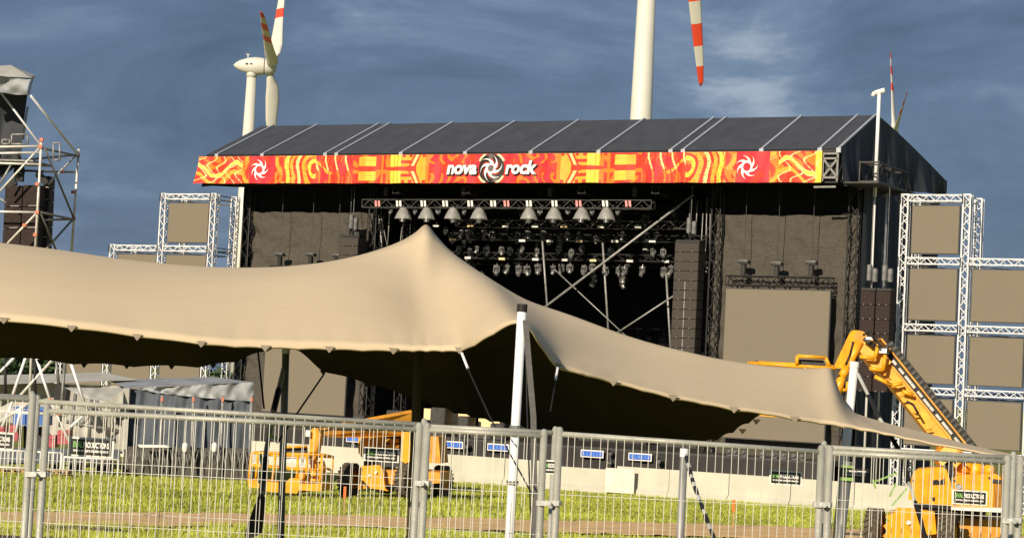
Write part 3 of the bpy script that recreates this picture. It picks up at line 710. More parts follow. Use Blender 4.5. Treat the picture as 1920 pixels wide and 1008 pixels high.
# blue boards on the skirt
for i, (x_, y_) in enumerate(((668, 822), (848, 833), (934, 838), (1110, 850), (1200, 856))):
    u, w = st(x_, y_, -1.6); t = thing('blue_board', f'blue board with white border on the stage skirt, {ORD[i]} from the left', 'sign', S(u, -1.6, w), YAW, 'blue boards on the stage skirt')
    mb = smb(); mb.box((u-.68, -1.6, w-.2), (u+.68, -1.55, w+.2)); mb.build('board_border', 'sign_white', t)
    mb = smb(); mb.box((u-.62, -1.63, w-.14), (u+.62, -1.603, w+.14)); f_ = mb.build('board_face', 'blue_board', t)
    mb = smb()
    for k in range(5): mb.box((u-.5+.2*k, -1.636, w-.1), (u-.44+.2*k+(.05 if k == 2 else 0), -1.632, w+.1))
    mb.box((u-.5, -1.636, w-.1), (u+.35, -1.632, w-.085)); mb.build('board_mark', 'blue_light', f_)
# floodlights on the skirt beside the boards
for i, (x_, y_) in enumerate(((876, 834), (1145, 848), (1236, 862))):
    u, w = st(x_, y_, -1.7); mb = smb(); mb.lathe([(.04, -.15), (.12, -.1), (.17, .1)], (u, -1.75, w), (0, -1, -.2), 10); mb.tube((u, -1.7, w), (u, -1.7, w-.5), .03); mb.box((u-.12, -1.82, w-.6), (u+.12, -1.58, w-.5)); o = mb.build('spot_lamp', 'metal_lamp'); tag(o, f'small spot lamp beside a blue board, {ORD[i]} from the left', 'spot lamp', 'spot lamps beside the blue boards')
# white barrier wall in front of the stage: single barrier blocks
u = -1.5; i = 0
while u < 50:
    L = 3.3 if i % 5 else 3.0; h = 1.45-(.22 if 26.2 < u < 28.5 else 0)
    mb = smb(); x0, x1 = u+.015, u+L-.015; v0 = -4.6+random.uniform(-.02, .02)
    mb.prism([(x0, v0, 0), (x0, v0, .25), (x0, v0+.2, .4), (x0, v0+.22, h), (x0, v0+.5, h), (x0, v0+.5, 0)][::-1], (x1-x0, 0, 0))
    bar_ = mb.build('barrier_block', 'barrier')
    tag(bar_, f'pale concrete barrier block, {ORD[i] if i < 18 else "last"} from the left in the wall before the stage', 'barrier', 'barrier blocks before the stage')
    u += L; i += 1
u, w = st(1165, 885, -4.9); mb = smb(); mb.box((u-.9, -4.9, .1), (u+.75, -4.87, 1.35)); o = mb.build('white_sheet', 'pale_sheet'); tag(o, 'bright white sheet leaning on the barrier wall in the centre', 'sheet')

# ------------------------------------------------------------------ stretch tent
COLS = [ # N(x,y,d) R(x,y,d) F(x,y,d) peakness
 (-420, 545, 18.6, -420, 415, 21.2, -420, 648, 25.8, 0), (-200, 577, 18.4, -200, 437, 21.2, -200, 655, 25.8, 0), (0, 599, 18.2, 0, 455, 21.2, 0, 668, 25.8, 0), (135, 613, 18.1, 130, 471, 21.2, 135, 680, 25.8, 0), (258, 629, 18.1, 240, 489, 21.2, 250, 685, 25.8, 0),
 (378, 643, 18, 400, 502, 21.2, 370, 686, 25.8, 0), (440, 648, 18, 470, 502, 21.2, 440, 676, 25.8, 0), (498, 650, 18, 520, 501, 21.2, 500, 656, 25.8, 0), (560, 652, 18, 580, 496, 21.2, 548, 651, 25.8, 0), (618, 653, 18, 640, 486, 21.2, 606, 694, 25.8, 0.1),
 (680, 655, 18, 690, 474, 21.2, 690, 718, 25.8, 0.25), (738, 656, 18, 745, 455, 21.2, 770, 745, 25.8, 0.6), (775, 656, 18, 777, 437, 21.2, 815, 760, 25.8, 0.9), (800, 656, 18, 799, 421, 21.2, 850, 770, 25.8, 1), (830, 656, 17.9, 818, 441, 21.2, 885, 780, 25.8, 0.9), (862, 656, 17.8, 838, 464, 21.2, 920, 788, 25.8, 0.6),
 (890, 645, 17.3, 865, 486, 21.2, 960, 798, 25.8, 0.3), (925, 624, 16.9, 900, 510, 21.2, 1000, 806, 25.8, 0.15), (968, 603, 16.6, 945, 538, 20.7725, 1045, 813, 25.53, 0.1), (990, 613, 16.7, 985, 562, 20.3925, 1090, 818, 25.29, 0.1), (1012, 645, 16.9, 1030, 577, 20.565, 1120, 820, 24.82, 0), (1045, 686, 17.4, 1075, 592, 20.1375, 1150, 822, 24.25, 0),
 (1100, 702, 17.6, 1130, 613, 19.9, 1190, 825, 24.1, 0), (1150, 716, 17.8, 1190, 634, 19.8, 1230, 827, 23.6, 0), (1205, 730, 17.9, 1240, 648, 19.7, 1270, 828, 23.6, 0), (1262, 745, 18, 1300, 662, 19.6, 1310, 828, 23.1, 0), (1318, 755, 18.1, 1350, 673, 19.7, 1345, 822, 22.6, 0),
 (1376, 767, 18.2, 1400, 681, 19.8, 1375, 808, 22.1, 0), (1432, 774, 18.3, 1450, 687, 19.9, 1405, 790, 21.6, 0), (1490, 785, 18.4, 1500, 690, 20, 1445, 768, 21.1, 0), (1540, 792, 18.5, 1535, 690, 20.1, 1500, 722, 20.6, 0), (1580, 798, 18.5, 1562, 692, 20.1, 1550, 698, 20.6, 0),
 (1615, 804, 18.5, 1572, 735, 21.3, 1571, 738, 21.7, 0), (1660, 812, 18.4, 1592, 768, 21, 1592, 771, 21.3, 0), (1700, 821, 18.3, 1650, 789, 20.5, 1650, 791, 20.8, 0), (1750, 831, 18.1, 1730, 809, 19.8, 1730, 812, 20, 0), (1850, 849, 17.8, 1850, 841, 18.6, 1850, 843, 18.8, 0), (1960, 866, 17.5, 1960, 862, 17.8, 1960, 863, 17.9, 0)]
CP = [(at(c[0], c[1], c[2]), at(c[3], c[4], c[5]), at(c[6], c[7], c[8]), c[9]) for c in COLS]
def catmull(P, i, t):
    p0, p1, p2, p3 = P[max(i-1, 0)], P[i], P[min(i+1, len(P)-1)], P[min(i+2, len(P)-1)]
    return p1+(p2-p0)*(.5*t)+(p0*2-p1*5+p2*4-p3)*(.5*t*t)+(p1*3-p0-p2*3+p3)*(.5*t*t*t)
tent = thing('stretch_tent', 'large beige stretch tent canopy with a tall peak and dark underside', 'tent', at(785, 900, 23).xy.to_3d()+Vector((0, 0, gz(23))))
cols = []; SUB = 8
for i in range(len(CP)-1):
    for k in range(SUB):
        t = k/SUB; Np = catmull([c[0] for c in CP], i, t); Rp = catmull([c[1] for c in CP], i, t); Fp = catmull([c[2] for c in CP], i, t); pk = CP[i][3]*(1-t)+CP[i+1][3]*t
        # scalloped edges between attachment points
        col = []; n1, n2 = 18, 14
        for j in range(n1+1):
            s = j/n1; g1 = sin(s*pi/2)**1.0; g2 = .62*s+.38*s**3.2; g_ = g1*(1-pk)+g2*pk
            if i >= 19: lw = min(1, (i-18)/3)*.8; g_ = g_*(1-lw)+s*lw
            if abs(Rp.z-Np.z) < .5: g_ = s
            p = Np.lerp(Rp, s); p.z = Np.z+(Rp.z-Np.z)*g_; col.append(p)
        for j in range(1, n2+1):
            s = j/n2; g1 = s**1.7; g2 = 1-(.35*(1-s)+.65*(1-s)**2.6); g_ = g1*(1-pk)+g2*pk
            p = Rp.lerp(Fp, s); p.z = Rp.z+(Fp.z-Rp.z)*g_; col.append(p)
        cols.append(col)
NJ = 18
def pkat(i): c = i/SUB; k = int(c); return CP[k][3]*(1-(c-k))+CP[min(k+1, len(CP)-1)][3]*(c-k)
for it in range(40):
    new = [[p.copy() for p in c] for c in cols]
    for i in range(1, len(cols)-1):
        for j in range(1, len(cols[0])-1):
            wgt = .5*min(1, j/5)*min(1, (len(cols[0])-1-j)/4)
            wgt *= 1-(.35+.65*pkat(i))*exp(-((j-NJ)/(2.2 if pkat(i) < .8 else 2.6))**2)
            if i > 29*SUB: wgt *= .3
            new[i][j] = cols[i][j].lerp((cols[i-1][j]+cols[i+1][j])*.5, wgt)
            if j != NJ: q = (new[i][j-1]+cols[i][j+1])*.5; new[i][j] = new[i][j].lerp(q, .12 if abs(j-NJ) > 2 else .02)
    cols = new
for i, c in enumerate(cols):
    ph = abs(sin(pi*i/SUB)); far = 1 if i < 31*SUB else 0
    for j in range(4): c[j].z += ph*.008*(1-j/4)
    for j in range(1, 5): c[-j].z += ph*.03*far*(1-(j-1)/4)
NC = len(cols); NR = len(cols[0])
mb = MB(); vs = [p for c in cols for p in c]
mb.add(vs, [(i*NR+j, (i+1)*NR+j, (i+1)*NR+j+1, i*NR+j+1) for i in range(NC-1) for j in range(NR-1)])
n0 = len(vs)
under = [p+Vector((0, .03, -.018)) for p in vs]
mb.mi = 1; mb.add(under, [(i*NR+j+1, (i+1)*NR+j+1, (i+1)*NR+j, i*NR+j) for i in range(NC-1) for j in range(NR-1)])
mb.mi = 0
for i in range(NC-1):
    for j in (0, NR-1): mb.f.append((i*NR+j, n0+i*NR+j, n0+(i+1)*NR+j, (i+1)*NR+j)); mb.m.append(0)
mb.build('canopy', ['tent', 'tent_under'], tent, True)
# triangular edge patches
def patch(x_, y_, d_, s=1., m='tent_patch'):
    mb = MB(); a = at(x_, y_, d_)
    k = .026*s
    mb.prism([a+Vector((-k*1.3, -.02, .015)), a+Vector((k*1.3, -.02, .015)), a+Vector((k*.35, -.02, -k*.9)), a+Vector((0, -.02, -k*1.25)), a+Vector((-k*.35, -.02, -k*.9))], (0, .015, 0))
    mb.build('edge_patch', m, tent)
for x_, y_, d_ in ((8, 598, 18.2), (135, 613, 18.1), (258, 629, 18.1), (378, 642, 18), (498, 650, 18), (618, 652, 18), (738, 655, 18), (862, 654, 17.8), (1045, 684, 17.4), (1150, 714, 17.8), (1262, 743, 18), (1376, 765, 18.2), (1490, 783, 18.4)): patch(x_, y_, d_, 1.3)
for x_, y_, d_ in ((75, 676, 25.8), (158, 683, 25.8), (238, 685, 25.8), (322, 686, 25.8), (400, 684, 25.8), (606, 696, 25.8), (690, 720, 25.8), (1345, 824, 23.4), (1392, 806, 22.8), (1418, 788, 22.3)): patch(x_, y_, d_-.1, 1.3, 'tent_under')
# tent poles
def tpole(a, b, d_, r, m, cap='rubber', r2=None):
    mb = MB(); A = at(a[0], a[1], d_); B = at(b[0], b[1], d_); dr = (B-A).normalized(); 
    B = A+dr*((A.z-gz(d_))/-dr.z)
    mb.tube(A, B, r, 16, r2); p = mb.build('tent_pole', m, tent, True)
    if cap:
        mb = MB(); mb.tube(A-dr*.03, A+dr*.03, r*1.12, 16); mb.build('pole_cap', cap, p)
    return p
p = tpole((979, 577), (955, 1008), 16.45, .037, 'alu', 'rubber')
mb = MB()
for f in (.52, .76): c = at(979, 577, 16.45).lerp(at(955, 1008, 16.45), f); mb.tube(c-Vector((0, 0, .015)), c+Vector((0, 0, .015)), .05, 12)
mb.build('pole_collar', 'galv_dark', p)
tpole((536, 658), (526, 1008), 25.7, .045, 'alu_dull', 'alu')
tpole((1602, 683), (1586, 840), 21.6, .045, 'white_steel', 'white_steel')
tpole((795, 436), (770, 1008), 21.2, .045, 'pole_dark', None)
tpole((1283, 848), (1275, 1008), 15, .028, 'alu_dull', 'alu')
tpole((1590, 872), (1575, 1008), 15, .036, 'galv_dark', 'galv_dark')
# guy straps
def strap(pts, r, m, label=None, d_=17, name='guy_strap', stripes=None, flat=False):
    mb = MB(); P = [at(x_, y_, dd) for x_, y_, dd in pts]
    if stripes:
        for a, b in zip(P, P[1:]):
            L = (b-a).length; k = max(1, int(L/stripes))
            for i in range(k): mb.mi = i % 3 == 0; mb.tube(a.lerp(b, i/k), a.lerp(b, (i+1)/k), r*(1.0 if i % 2 else .8), 6)
        return mb.build(name, [m, 'rope_white'], tent)
    for a, b in zip(P, P[1:]):
        if flat: mb.bar(a, b, r*2, .006, (0, 1, 0))
        else: mb.tube(a, b, r, 6)
    return mb.build(name, m, tent)
strap([(985, 600, 16.4), (1000, 780, 15.6), (1004, 1060, 14.6)], .022, 'strap_grey', flat=True)
strap([(986, 612, 16.4), (988, 760, 16), (998, 1060, 15)], .006, 'rope_black')
strap([(866, 662, 17.7), (877, 690, 17.5)], .012, 'alu'); strap([(877, 690, 17.5), (918, 780, 16.2), (1000, 930, 14.5)], .006, 'rope_black')
strap([(1046, 688, 17.3), (1042, 712, 17.1)], .010, 'alu'); strap([(1042, 712, 17.1), (1032, 770, 16.6)], .006, 'rope_black')
strap([(532, 690, 25.7), (513, 770, 25), (500, 840, 24.5), (491, 925, 23)], .038, 'rope_black', stripes=.35)
strap([(484, 660, 25.8), (495, 765, 25)], .012, 'rope_black'); strap([(608, 700, 25.8), (560, 770, 25), (520, 830, 24.5)], .012, 'rope_black')
strap([(1285, 850, 15), (1300, 905, 14.3), (1340, 1012, 13.2)], .016, 'rope_black', stripes=.09)
strap([(1608, 700, 21.5), (1650, 785, 20.5), (1690, 850, 19.5), (1705, 905, 18.5), (1740, 1020, 17)], .022, 'rope_black', stripes=.4)
# black bag of the strap on the left
mb = MB(); P = [at(a, b, 22.8) for a, b in ((487, 922), (497, 935), (489, 1000), (462, 1012), (458, 1000), (474, 955))]; mb.prism(P, (0, .12, 0)); o = mb.build('strap_bag', 'rope_black', tent)
# green tape
mb = MB()
for a, b in (((1640, 902), (1682, 886)), ((1668, 930), (1680, 905)), ((1672, 948), (1700, 915)), ((1636, 898), (1642, 915))): mb.bar(at(a[0], a[1], 18.8), at(b[0], b[1], 18.8), .016, .01, (0, 1, 0))
o = mb.build('green_tape', 'tape_green'); tag(o, 'loose green tape strips fluttering before the right lift', 'tape')
mb = MB(); mb.bar(at(1589.5, 872, 14.98), at(1587.5, 900, 14.98), .078, .078, (0, 1, 0)); o = mb.build('green_wrap', 'tape_green', tent)
mb = MB()
for a, b in (((497, 785), (512, 800)), ((488, 850), (497, 905)), ((500, 812), (520, 822)), ((485, 905), (500, 880))): mb.bar(at(a[0], a[1], 23.9), at(b[0], b[1], 23.9), .035, .01, (0, 1, 0))
o = mb.build('green_tape', 'tape_green'); tag(o, 'thin green tape wound about the black strap on the left', 'tape')

# ------------------------------------------------------------------ fence panels
gF = 'wire mesh fence panels in the front'
def fence(x0, x1, yt0, yt1, d_, label, r=.0172, sp=.038, rail_r=.0135, mw='galv'):
    A = at(x0, yt0, d_); B = at(x1, yt1, d_); zb = gz(d_)+.05
    t = thing('wire_fence', label, 'fence', (A.x, A.y, gz(d_)), 0, gF)
    for P in (A, B):
        mb = MB(); mb.tube((P.x, P.y, zb-.05), (P.x, P.y, P.z+.02), r, 14); mb.lathe([(r, 0), (r*.6, .012), (.001, .014)], (P.x, P.y, P.z+.02), (0, 0, 1), 14); mb.build('fence_post', 'galv', t, True)
    mb = MB(); mb.tube((A.x, A.y, A.z-.0), (B.x, B.y, B.z-.0), rail_r, 12); mb.build('top_rail', 'galv', t, True)
    mb = MB(); mb.tube((A.x, A.y, zb+.1), (B.x, B.y, zb+.1), rail_r, 10); mb.build('bottom_rail', 'galv', t, True)
    mb = MB(); L = B.x-A.x; k = int(L/sp)
    for i in range(1, k):
        q = i/k+random.uniform(-.0006, .0006); X = A.x+L*q; z = A.z+(B.z-A.z)*q
        mb.tube((X, A.y-.012, zb+.1), (X+random.uniform(-.004, .004), A.y-.012, z-.006), .0020, 4, cap=False)
    zz = zb+.2
    while zz < A.z-.05:
        mb.tube((A.x, A.y-.009, zz), (B.x, B.y-.009, zz), .0016, 4, cap=False); zz += .25
    mb.build('wire_mesh', 'wire', t)
    return A, B
fence(-520, 61, 717, 749, 9.75, 'fence panel cut by the left edge of the photo')
fence(88, 786, 770, 805, 9.75, 'wide fence panel in front of the left lift')
fence(801, 1020, 805, 817, 9.75, 'narrow fence panel left of the central clamped posts')
fence(1049, 1540, 813, 847, 9.75, 'fence panel in front of the empty white barrier right of centre')
fence(1556, 1889, 848, 866, 9.75, 'fence panel in front of the right lift')
fence(1913, 2400, 867, 895, 9.75, 'fence panel cut by the right edge of the photo')
fence(70, 795, 752, 796, 10.6, 'rear fence panel behind the wide left one', .0155, .05)
fence(797, 1041, 799, 811, 10.6, 'rear fence panel behind the narrow central one', .0155, .05)
fence(1545, 1900, 838, 858, 10.6, 'rear fence panel behind the one before the right lift', .0155, .05)
fence(-500, 60, 720, 745, 10.6, 'rear fence panel at the far left of the photo', .0155, .05)
for i, (xa, xb, y_) in enumerate(((55, 84, 888), (784, 800, 905), (1014, 1044, 942), (1533, 1551, 945), (1886, 1908, 975))):
    a, b = at(xa, y_, 9.75), at(xb, y_, 9.75); mb = MB(); mb.bar(a+Vector((-.01, -.024, 0)), b+Vector((.01, -.024, 0)), .01, .024); mb.tube(a+Vector((0, 0, -.012)), a+Vector((0, 0, .012)), .0235, 12); mb.tube(b+Vector((0, 0, -.012)), b+Vector((0, 0, .012)), .0235, 12); mb.tube(a.lerp(b, .5)+Vector((0, -.06, 0)), a.lerp(b, .5), .011, 8)
    o = mb.build('fence_clamp', 'clamp_metal'); tag(o, f'metal clamp joining two fence posts, {ORD[i]} from the left', 'clamp', 'fence clamps')
# signs on the fence
def sign(cx, cy, wpx, hpx, d_, label, frame='sign_white'):
    c = at(cx, cy, d_); w = wpx/FPX*d_; h = hpx/FPX*d_; tl = -.058
    t = thing('fence_sign', label, 'sign', (c.x, c.y, c.z), 0, 'small supplier signs on the fence')
    def P(x_, z_, y_=0): return (c.x+x_, c.y+y_, c.z+z_-x_*.012)
    mb = MB(); mb.prism([P(-w/2, -h/2), P(w/2, -h/2), P(w/2, h/2), P(-w/2, h/2)], (0, .005, 0)); mb.build('sign_plate', frame, t)
    mb = MB(); a, b = w*.45, h*.40; mb.prism([P(-a, -b, -.004), P(a, -b, -.004), P(a, b, -.004), P(-a, b, -.004)], (0, .003, 0)); f_ = mb.build('sign_field', 'sign_black', t)
    mb = MB(); text_into(mb, 'EVAL', h*.40, lambda x_, z_: P(x_, z_-h*.02, -.006), h*.014, fit=(-a*.88, -a*.42)); mb.build('sign_lettering', 'sign_green', f_)
    mb = MB(); text_into(mb, 'PRODUCTIONS', h*.40, lambda x_, z_: P(x_, z_-h*.02, -.006), h*.014, fit=(-a*.38, a*.88)); mb.build('sign_lettering', 'letter_white', f_)
    mb = MB(); text_into(mb, 'www.evalproductions.com', h*.22, lambda x_, z_: P(x_, z_-h*.25, -.006), h*.006, fit=(-a*.88, a*.86)); mb.build('sign_small_print', 'letter_white', f_)
sign(-8, 825, 68, 32, 10.0, 'supplier sign cut by the left edge of the photo')
sign(171, 838, 84, 36, 10.0, 'largest supplier sign, in front of the left barrier bars')
sign(715, 852, 66, 26, 10.0, 'supplier sign in front of the left lift body')
sign(1473, 895, 61, 26, 10.0, 'supplier sign in front of the pale barrier right of centre')
sign(1601, 886, 56, 18, 10.9, 'thin supplier sign beside the dark post', 'sign_black')
sign(1818, 932, 66, 27, 10.0, 'supplier sign in front of the right lift body')
sign(1031, 875, 20, 26, 10.2, 'narrow supplier sign seen between the two central posts')
# orange marker stakes
for x_, y0, y1, lb in ((647, 913, 962, 'orange topped marker stake in the grass before the left lift'), (1376, 938, 990, 'orange topped marker stake in the grass before the right screen')):
    g_ = ghit(x_-2, y1); a = at(x_, y0, g_.y); t = thing('marker_stake', lb, 'stake', g_, 0, 'orange topped marker stakes')
    mb = MB(); mb.bar(g_, a, .05, .05, (0, 1, 0)); mb.build('stake', 'wood', t); b_ = g_.lerp(a, .6)
    mb = MB(); mb.bar(b_, a+Vector((0, 0, .03)), .085, .085, (0, 1, 0)); mb.build('painted_tip', 'orange_stake', t)

# ------------------------------------------------------------------ boom lifts
def wheel(t, c, ax, R=.62, W=.45):
    c, ax = Vector(c), Vector(ax).normalized()
    mb = MB(); mb.lathe([(R*.58, -W/2), (R*.9, -W/2), (R*.97, -W*.42), (R*.97, W*.42), (R*.9, W/2), (R*.58, W/2)], c, ax, 32)
    a = ax.orthogonal().normalized(); b = ax.cross(a)
    for i in range(22):
        for s in (-1, 1):
            q = 2*pi*(i+.5*(s > 0))/22; rd = a*cos(q)+b*sin(q); tg = -a*sin(q)+b*cos(q)
            p0 = c+rd*R*.985+ax*(.01*s); p1 = c+rd*R*.985+ax*(W*.48*s)+tg*.13
            mb.bar(p0, p1, .07, .07, rd)
    o = mb.build('wheel', 'tyre', t)
    mb = MB(); mb.lathe([(.001, W*.30), (R*.2, W*.30), (R*.24, W*.2), (R*.5, W*.25), (R*.6, W*.42), (R*.6, -W*.4), (.001, -W*.3)], c, ax, 20); mb.build('rim', 'lift_yellow', o)
def PR(t, name, pts, d_, th, m, parent=None, dd=None):
    mb = MB(); P = [at(p[0], p[1], (p[2] if len(p) > 2 else d_)) for p in pts]; mb.prism(P, (th*.2, th, 0)); return mb.build(name, m, parent or t)
def frame_px(name, t, segs, d_, r, m, parent=None):
    mb = MB()
    for a, b in segs: mb.tube(at(a[0], a[1], a[2] if len(a) > 2 else d_), at(b[0], b[1], b[2] if len(b) > 2 else d_), r, 8)
    return mb.build(name, m, parent or t, True)
# --- right lift
D = 62.0
rl = thing('boom_lift', 'yellow articulated boom lift at the right with its boom raised', 'boom lift', at(1780, 1036, D+1.5).xy.to_3d()+Vector((0, 0, gz(D+1.5))), 0, 'yellow boom lifts')
AX = Vector((.93, -.36, 0)); LY = Vector((.36, .93, 0)); c0 = at(1710, 996, D)
for k, (px_, py_, dd) in enumerate(((1640, 993, D), (1779, 1001, D-.8), (1874, 993, D+3.2), (1735, 985, D+4))):
    wheel(rl, at(px_, py_, dd), AX)
PR(rl, 'chassis', [(1668, 962), (1755, 965), (1880, 975), (1880, 1005), (1755, 1030), (1672, 1028)], D+.4, 2.4, 'lift_yellow_worn')
pl = PR(rl, 'end_plate', [(1680, 951), (1722, 953), (1727, 1012), (1710, 1018), (1668, 1016), (1655, 1004), (1664, 995), (1656, 985), (1668, 975), (1660, 966), (1676, 962)], D-.2, .25, 'lift_yellow')
fm = MB(); c = at(1703, 978, D-.25); fm.lathe([(.001, 0), (.07, 0), (.07, .03)], c, (0, -1, 0), 12); fm.lathe([(.001, 0), (.05, 0), (.05, .03)], at(1738, 968, D-.05), (0, -1, 0), 12); fm.build('reflector', 'sign_white', pl)
PR(rl, 'turntable', [(1722, 943), (1790, 948), (1850, 958), (1845, 972), (1790, 968), (1722, 958)], D+.2, 1.8, 'dark_steel')
PR(rl, 'front_beam', [(1727, 955), (1752, 958), (1756, 1000), (1732, 1003)], D-.1, .8, 'lift_yellow')
h1 = PR(rl, 'engine_hood', [(1706, 908), (1712, 886), (1722, 879), (1768, 875), (1775, 880), (1783, 905), (1785, 948), (1720, 942), (1703, 935)], D-.2, 1.5, 'lift_yellow')
PR(rl, 'hood_opening', [(1748, 900), (1756, 898), (1762, 901), (1771, 895), (1771, 907), (1748, 908)], D-.23, .04, 'rubber', h1)
PR(rl, 'hood_opening', [(1745, 932), (1753, 931), (1753, 938), (1748, 938)], D-.23, .04, 'rubber', h1)
PR(rl, 'hood_seam', [(1741, 888), (1743, 888), (1738, 940), (1736, 940)], D-.225, .03, 'lift_yellow_worn', h1)
PR(rl, 'vent_slots', [(1724, 945), (1782, 950), (1782, 955), (1724, 949)], D-.24, .05, 'rubber', h1)
h2 = PR(rl, 'control_hood', [(1785, 955), (1788, 897), (1795, 890), (1868, 888), (1876, 893), (1878, 953), (1870, 957)], D-.6, 1.7, 'lift_yellow')
PR(rl, 'hood_trim', [(1783, 950), (1880, 952), (1878, 960), (1783, 955)], D-.64, .05, 'white_steel', h2)
for k in range(6): PR(rl, 'grille_slat', [(1863+k*2.6, 903), (1864.4+k*2.6, 903), (1863+k*2.6, 950), (1861.6+k*2.6, 950)], D-.66, .05, 'lift_yellow_worn', h2)
PR(rl, 'grille_slat', [(1862, 897), (1878, 899), (1877, 907), (1861, 905)], D-.66, .05, 'dark_steel', h2)
PR(rl, 'tail_plate', [(1879, 890), (1902, 893), (1900, 950), (1880, 953)], D+.4, 1.2, 'lift_yellow_worn')
fm = MB(); fm.lathe([(.001, 0), (.09, 0), (.08, .04)], at(1797, 911, D-.62), (0, -1, 0), 14); fm.build('headlight', 'lens', h2)
# riser and knuckles
PR(rl, 'riser', [(1775, 850), (1805, 846), (1862, 885), (1868, 893), (1790, 893), (1785, 870)], D+.5, .9, 'lift_yellow_worn')
for (x_, y_, r_) in ((1823, 878, .22), (1806, 872, .2), (1848, 880, .16)):
    mb = MB(); mb.lathe([(.001, -.6), (r_, -.55), (r_, .55), (.001, .6)], at(x_, y_, D+.9), (0, 1, 0), 16); mb.build('knuckle', 'lift_yellow', rl, True)
PR(rl, 'hose_bundle', [(1772, 868), (1786, 864), (1788, 893), (1778, 893)], D+.2, .5, 'rubber')
# main boom
def quadbar(t, name, a, b, wa, wb, d0, d1, th, m, parent=None, off=0.):
    A, B = Vector(a), Vector(b); n = Vector((-(B-A).y, (B-A).x)).normalized()
    P = [A+n*(off+wa/2), B+n*(off+wb/2), B+n*(off-wb/2), A+n*(off-wa/2)]; D_ = [d0, d1, d1, d0]
    mb = MB(); Q = [at(p.x, p.y, q) for p, q in zip(P, D_)]; mb.prism(Q, (0, th, 0)); return mb.build(name, m, parent or t)
BA, BB = (1638, 646), (1812, 862)
bm = quadbar(rl, 'main_boom', BA, BB, 27, 30, 63, 62.2, .55, 'lift_yellow', off=10)
quadbar(rl, 'boom_side', (1655, 667), (1800, 847), 12, 14, 62.95, 62.25, .5, 'rubber', bm, off=-10)
quadbar(rl, 'boom_plate', (1655, 667), (1800, 847), 3, 3, 62.85, 62.15, .5, 'lift_yellow_worn', bm, off=-1.5)
for k in range(11):
    f = .08+k*.08; a = Vector((1655, 667)).lerp(Vector((1800, 847)), f); b = Vector((1655, 667)).lerp(Vector((1800, 847)), f+.045+.015*(k % 3))
    quadbar(rl, 'boom_marking', a, b, 5, 5, 62.9-.7*f, 62.87-.7*f, .04, 'letter_grey', bm, off=-9.5)
quadbar(rl, 'boom_edge', BA, (1806, 855), 3, 3, 62.9, 62.1, .6, 'lift_yellow_worn', bm, off=-18.6)
cc = quadbar(rl, 'cable_track', (1648, 658), (1822, 874), 11, 13, 63.0, 62.2, .35, 'rubber', off=-26)
for k in range(24):
    f = k/24; a = Vector((1648, 658)).lerp(Vector((1822, 874)), f); b = Vector((1648, 658)).lerp(Vector((1822, 874)), f+.02)
    quadbar(rl, 'track_link', a, b, 9, 10, 62.97-.8*f, 62.95-.8*f, .04, 'dark_steel', cc, off=-26)
quadbar(rl, 'boom_collar', (1770, 838), (1786, 855), 40, 40, 62.1, 62.0, .75, 'lift_yellow', bm, off=6)
quadbar(rl, 'boom_head', (1622, 640), (1660, 688), 34, 34, 62.8, 62.6, .7, 'lift_yellow', bm, off=2)
frame_px('bracket', rl, (((1612, 668), (1640, 672)), ((1640, 672), (1646, 650)), ((1630, 690), (1656, 694)), ((1656, 694), (1660, 665)), ((1640, 705), (1672, 722)), ((1672, 722), (1692, 718)), ((1692, 733), (1712, 740))), 62.4, .06, 'lift_yellow', bm)
frame_px('hose', rl, (((1620, 634), (1640, 650)), ((1640, 650), (1662, 660)), ((1662, 660), (1664, 646))), 62.5, .07, 'dark_steel', bm)
mb = MB(); mb.box(at(1654, 658, 62.5)-Vector((.1, .1, .06)), at(1654, 658, 62.5)+Vector((.12, .1, .08))); mb.box(at(1630, 634, 62.5)-Vector((.12, .1, .04)), at(1630, 634, 62.5)+Vector((.1, .1, .04))); mb.build('head_light', 'alu', bm)
for k, (a, b, c) in enumerate((((1618, 628), (1630, 622), (1642, 640)), ((1600, 640), (1594, 665), (1586, 684)), ((1700, 752), (1712, 758), (1722, 775)), ((1790, 868), (1800, 858), (1812, 868)), ((1745, 945), (1760, 940), (1775, 946)))):
    frame_px('hose', rl, ((a, b), (b, c)), 61.9, .035, 'rubber')
for k in range(5):
    f = .15+.18*k; p = Vector((1648, 676)).lerp(Vector((1788, 850)), f); frame_px('step_bar', rl, (((p.x-8, p.y+9), (p.x+2, p.y+8)),), 62.2, .03, 'lift_yellow_worn')
for (x_, y_) in ((1712, 900), (1712, 925), (1790, 900), (1790, 945), (1855, 895)):
    mb = MB(); mb.lathe([(.001, 0), (.035, 0), (.03, .02)], at(x_, y_, D-.66 if x_ > 1785 else D-.26), (0, -1, 0), 8); mb.build('bolt', 'dark_steel', rl)
# jib
jb = PR(rl, 'jib', [(1562, 690), (1592, 626), (1598, 619), (1612, 619), (1617, 628), (1611, 640), (1583, 690)], 63, .45, 'lift_yellow')
mb = MB(); mb.tube(at(1613, 632, 62.9), at(1613, 632, 63.7), .2, 14); mb.build('pivot', 'lift_yellow_worn', jb)
frame_px('jib_cylinder', rl, (((1612, 640), (1588, 690)), ((1588, 690), (1578, 706)), ((1578, 706), (1570, 738))), 62.8, .13, 'lift_yellow')
PR(rl, 'jib_end', [(1566, 712), (1578, 706), (1582, 716), (1574, 735), (1570, 750), (1567, 740)], 62.9, .4, 'lift_yellow')
frame_px('jib_bracket', rl, (((1571, 730), (1588, 731)), ((1588, 731), (1590, 715)), ((1570, 735), (1569, 748))), 62.8, .05, 'lift_yellow')
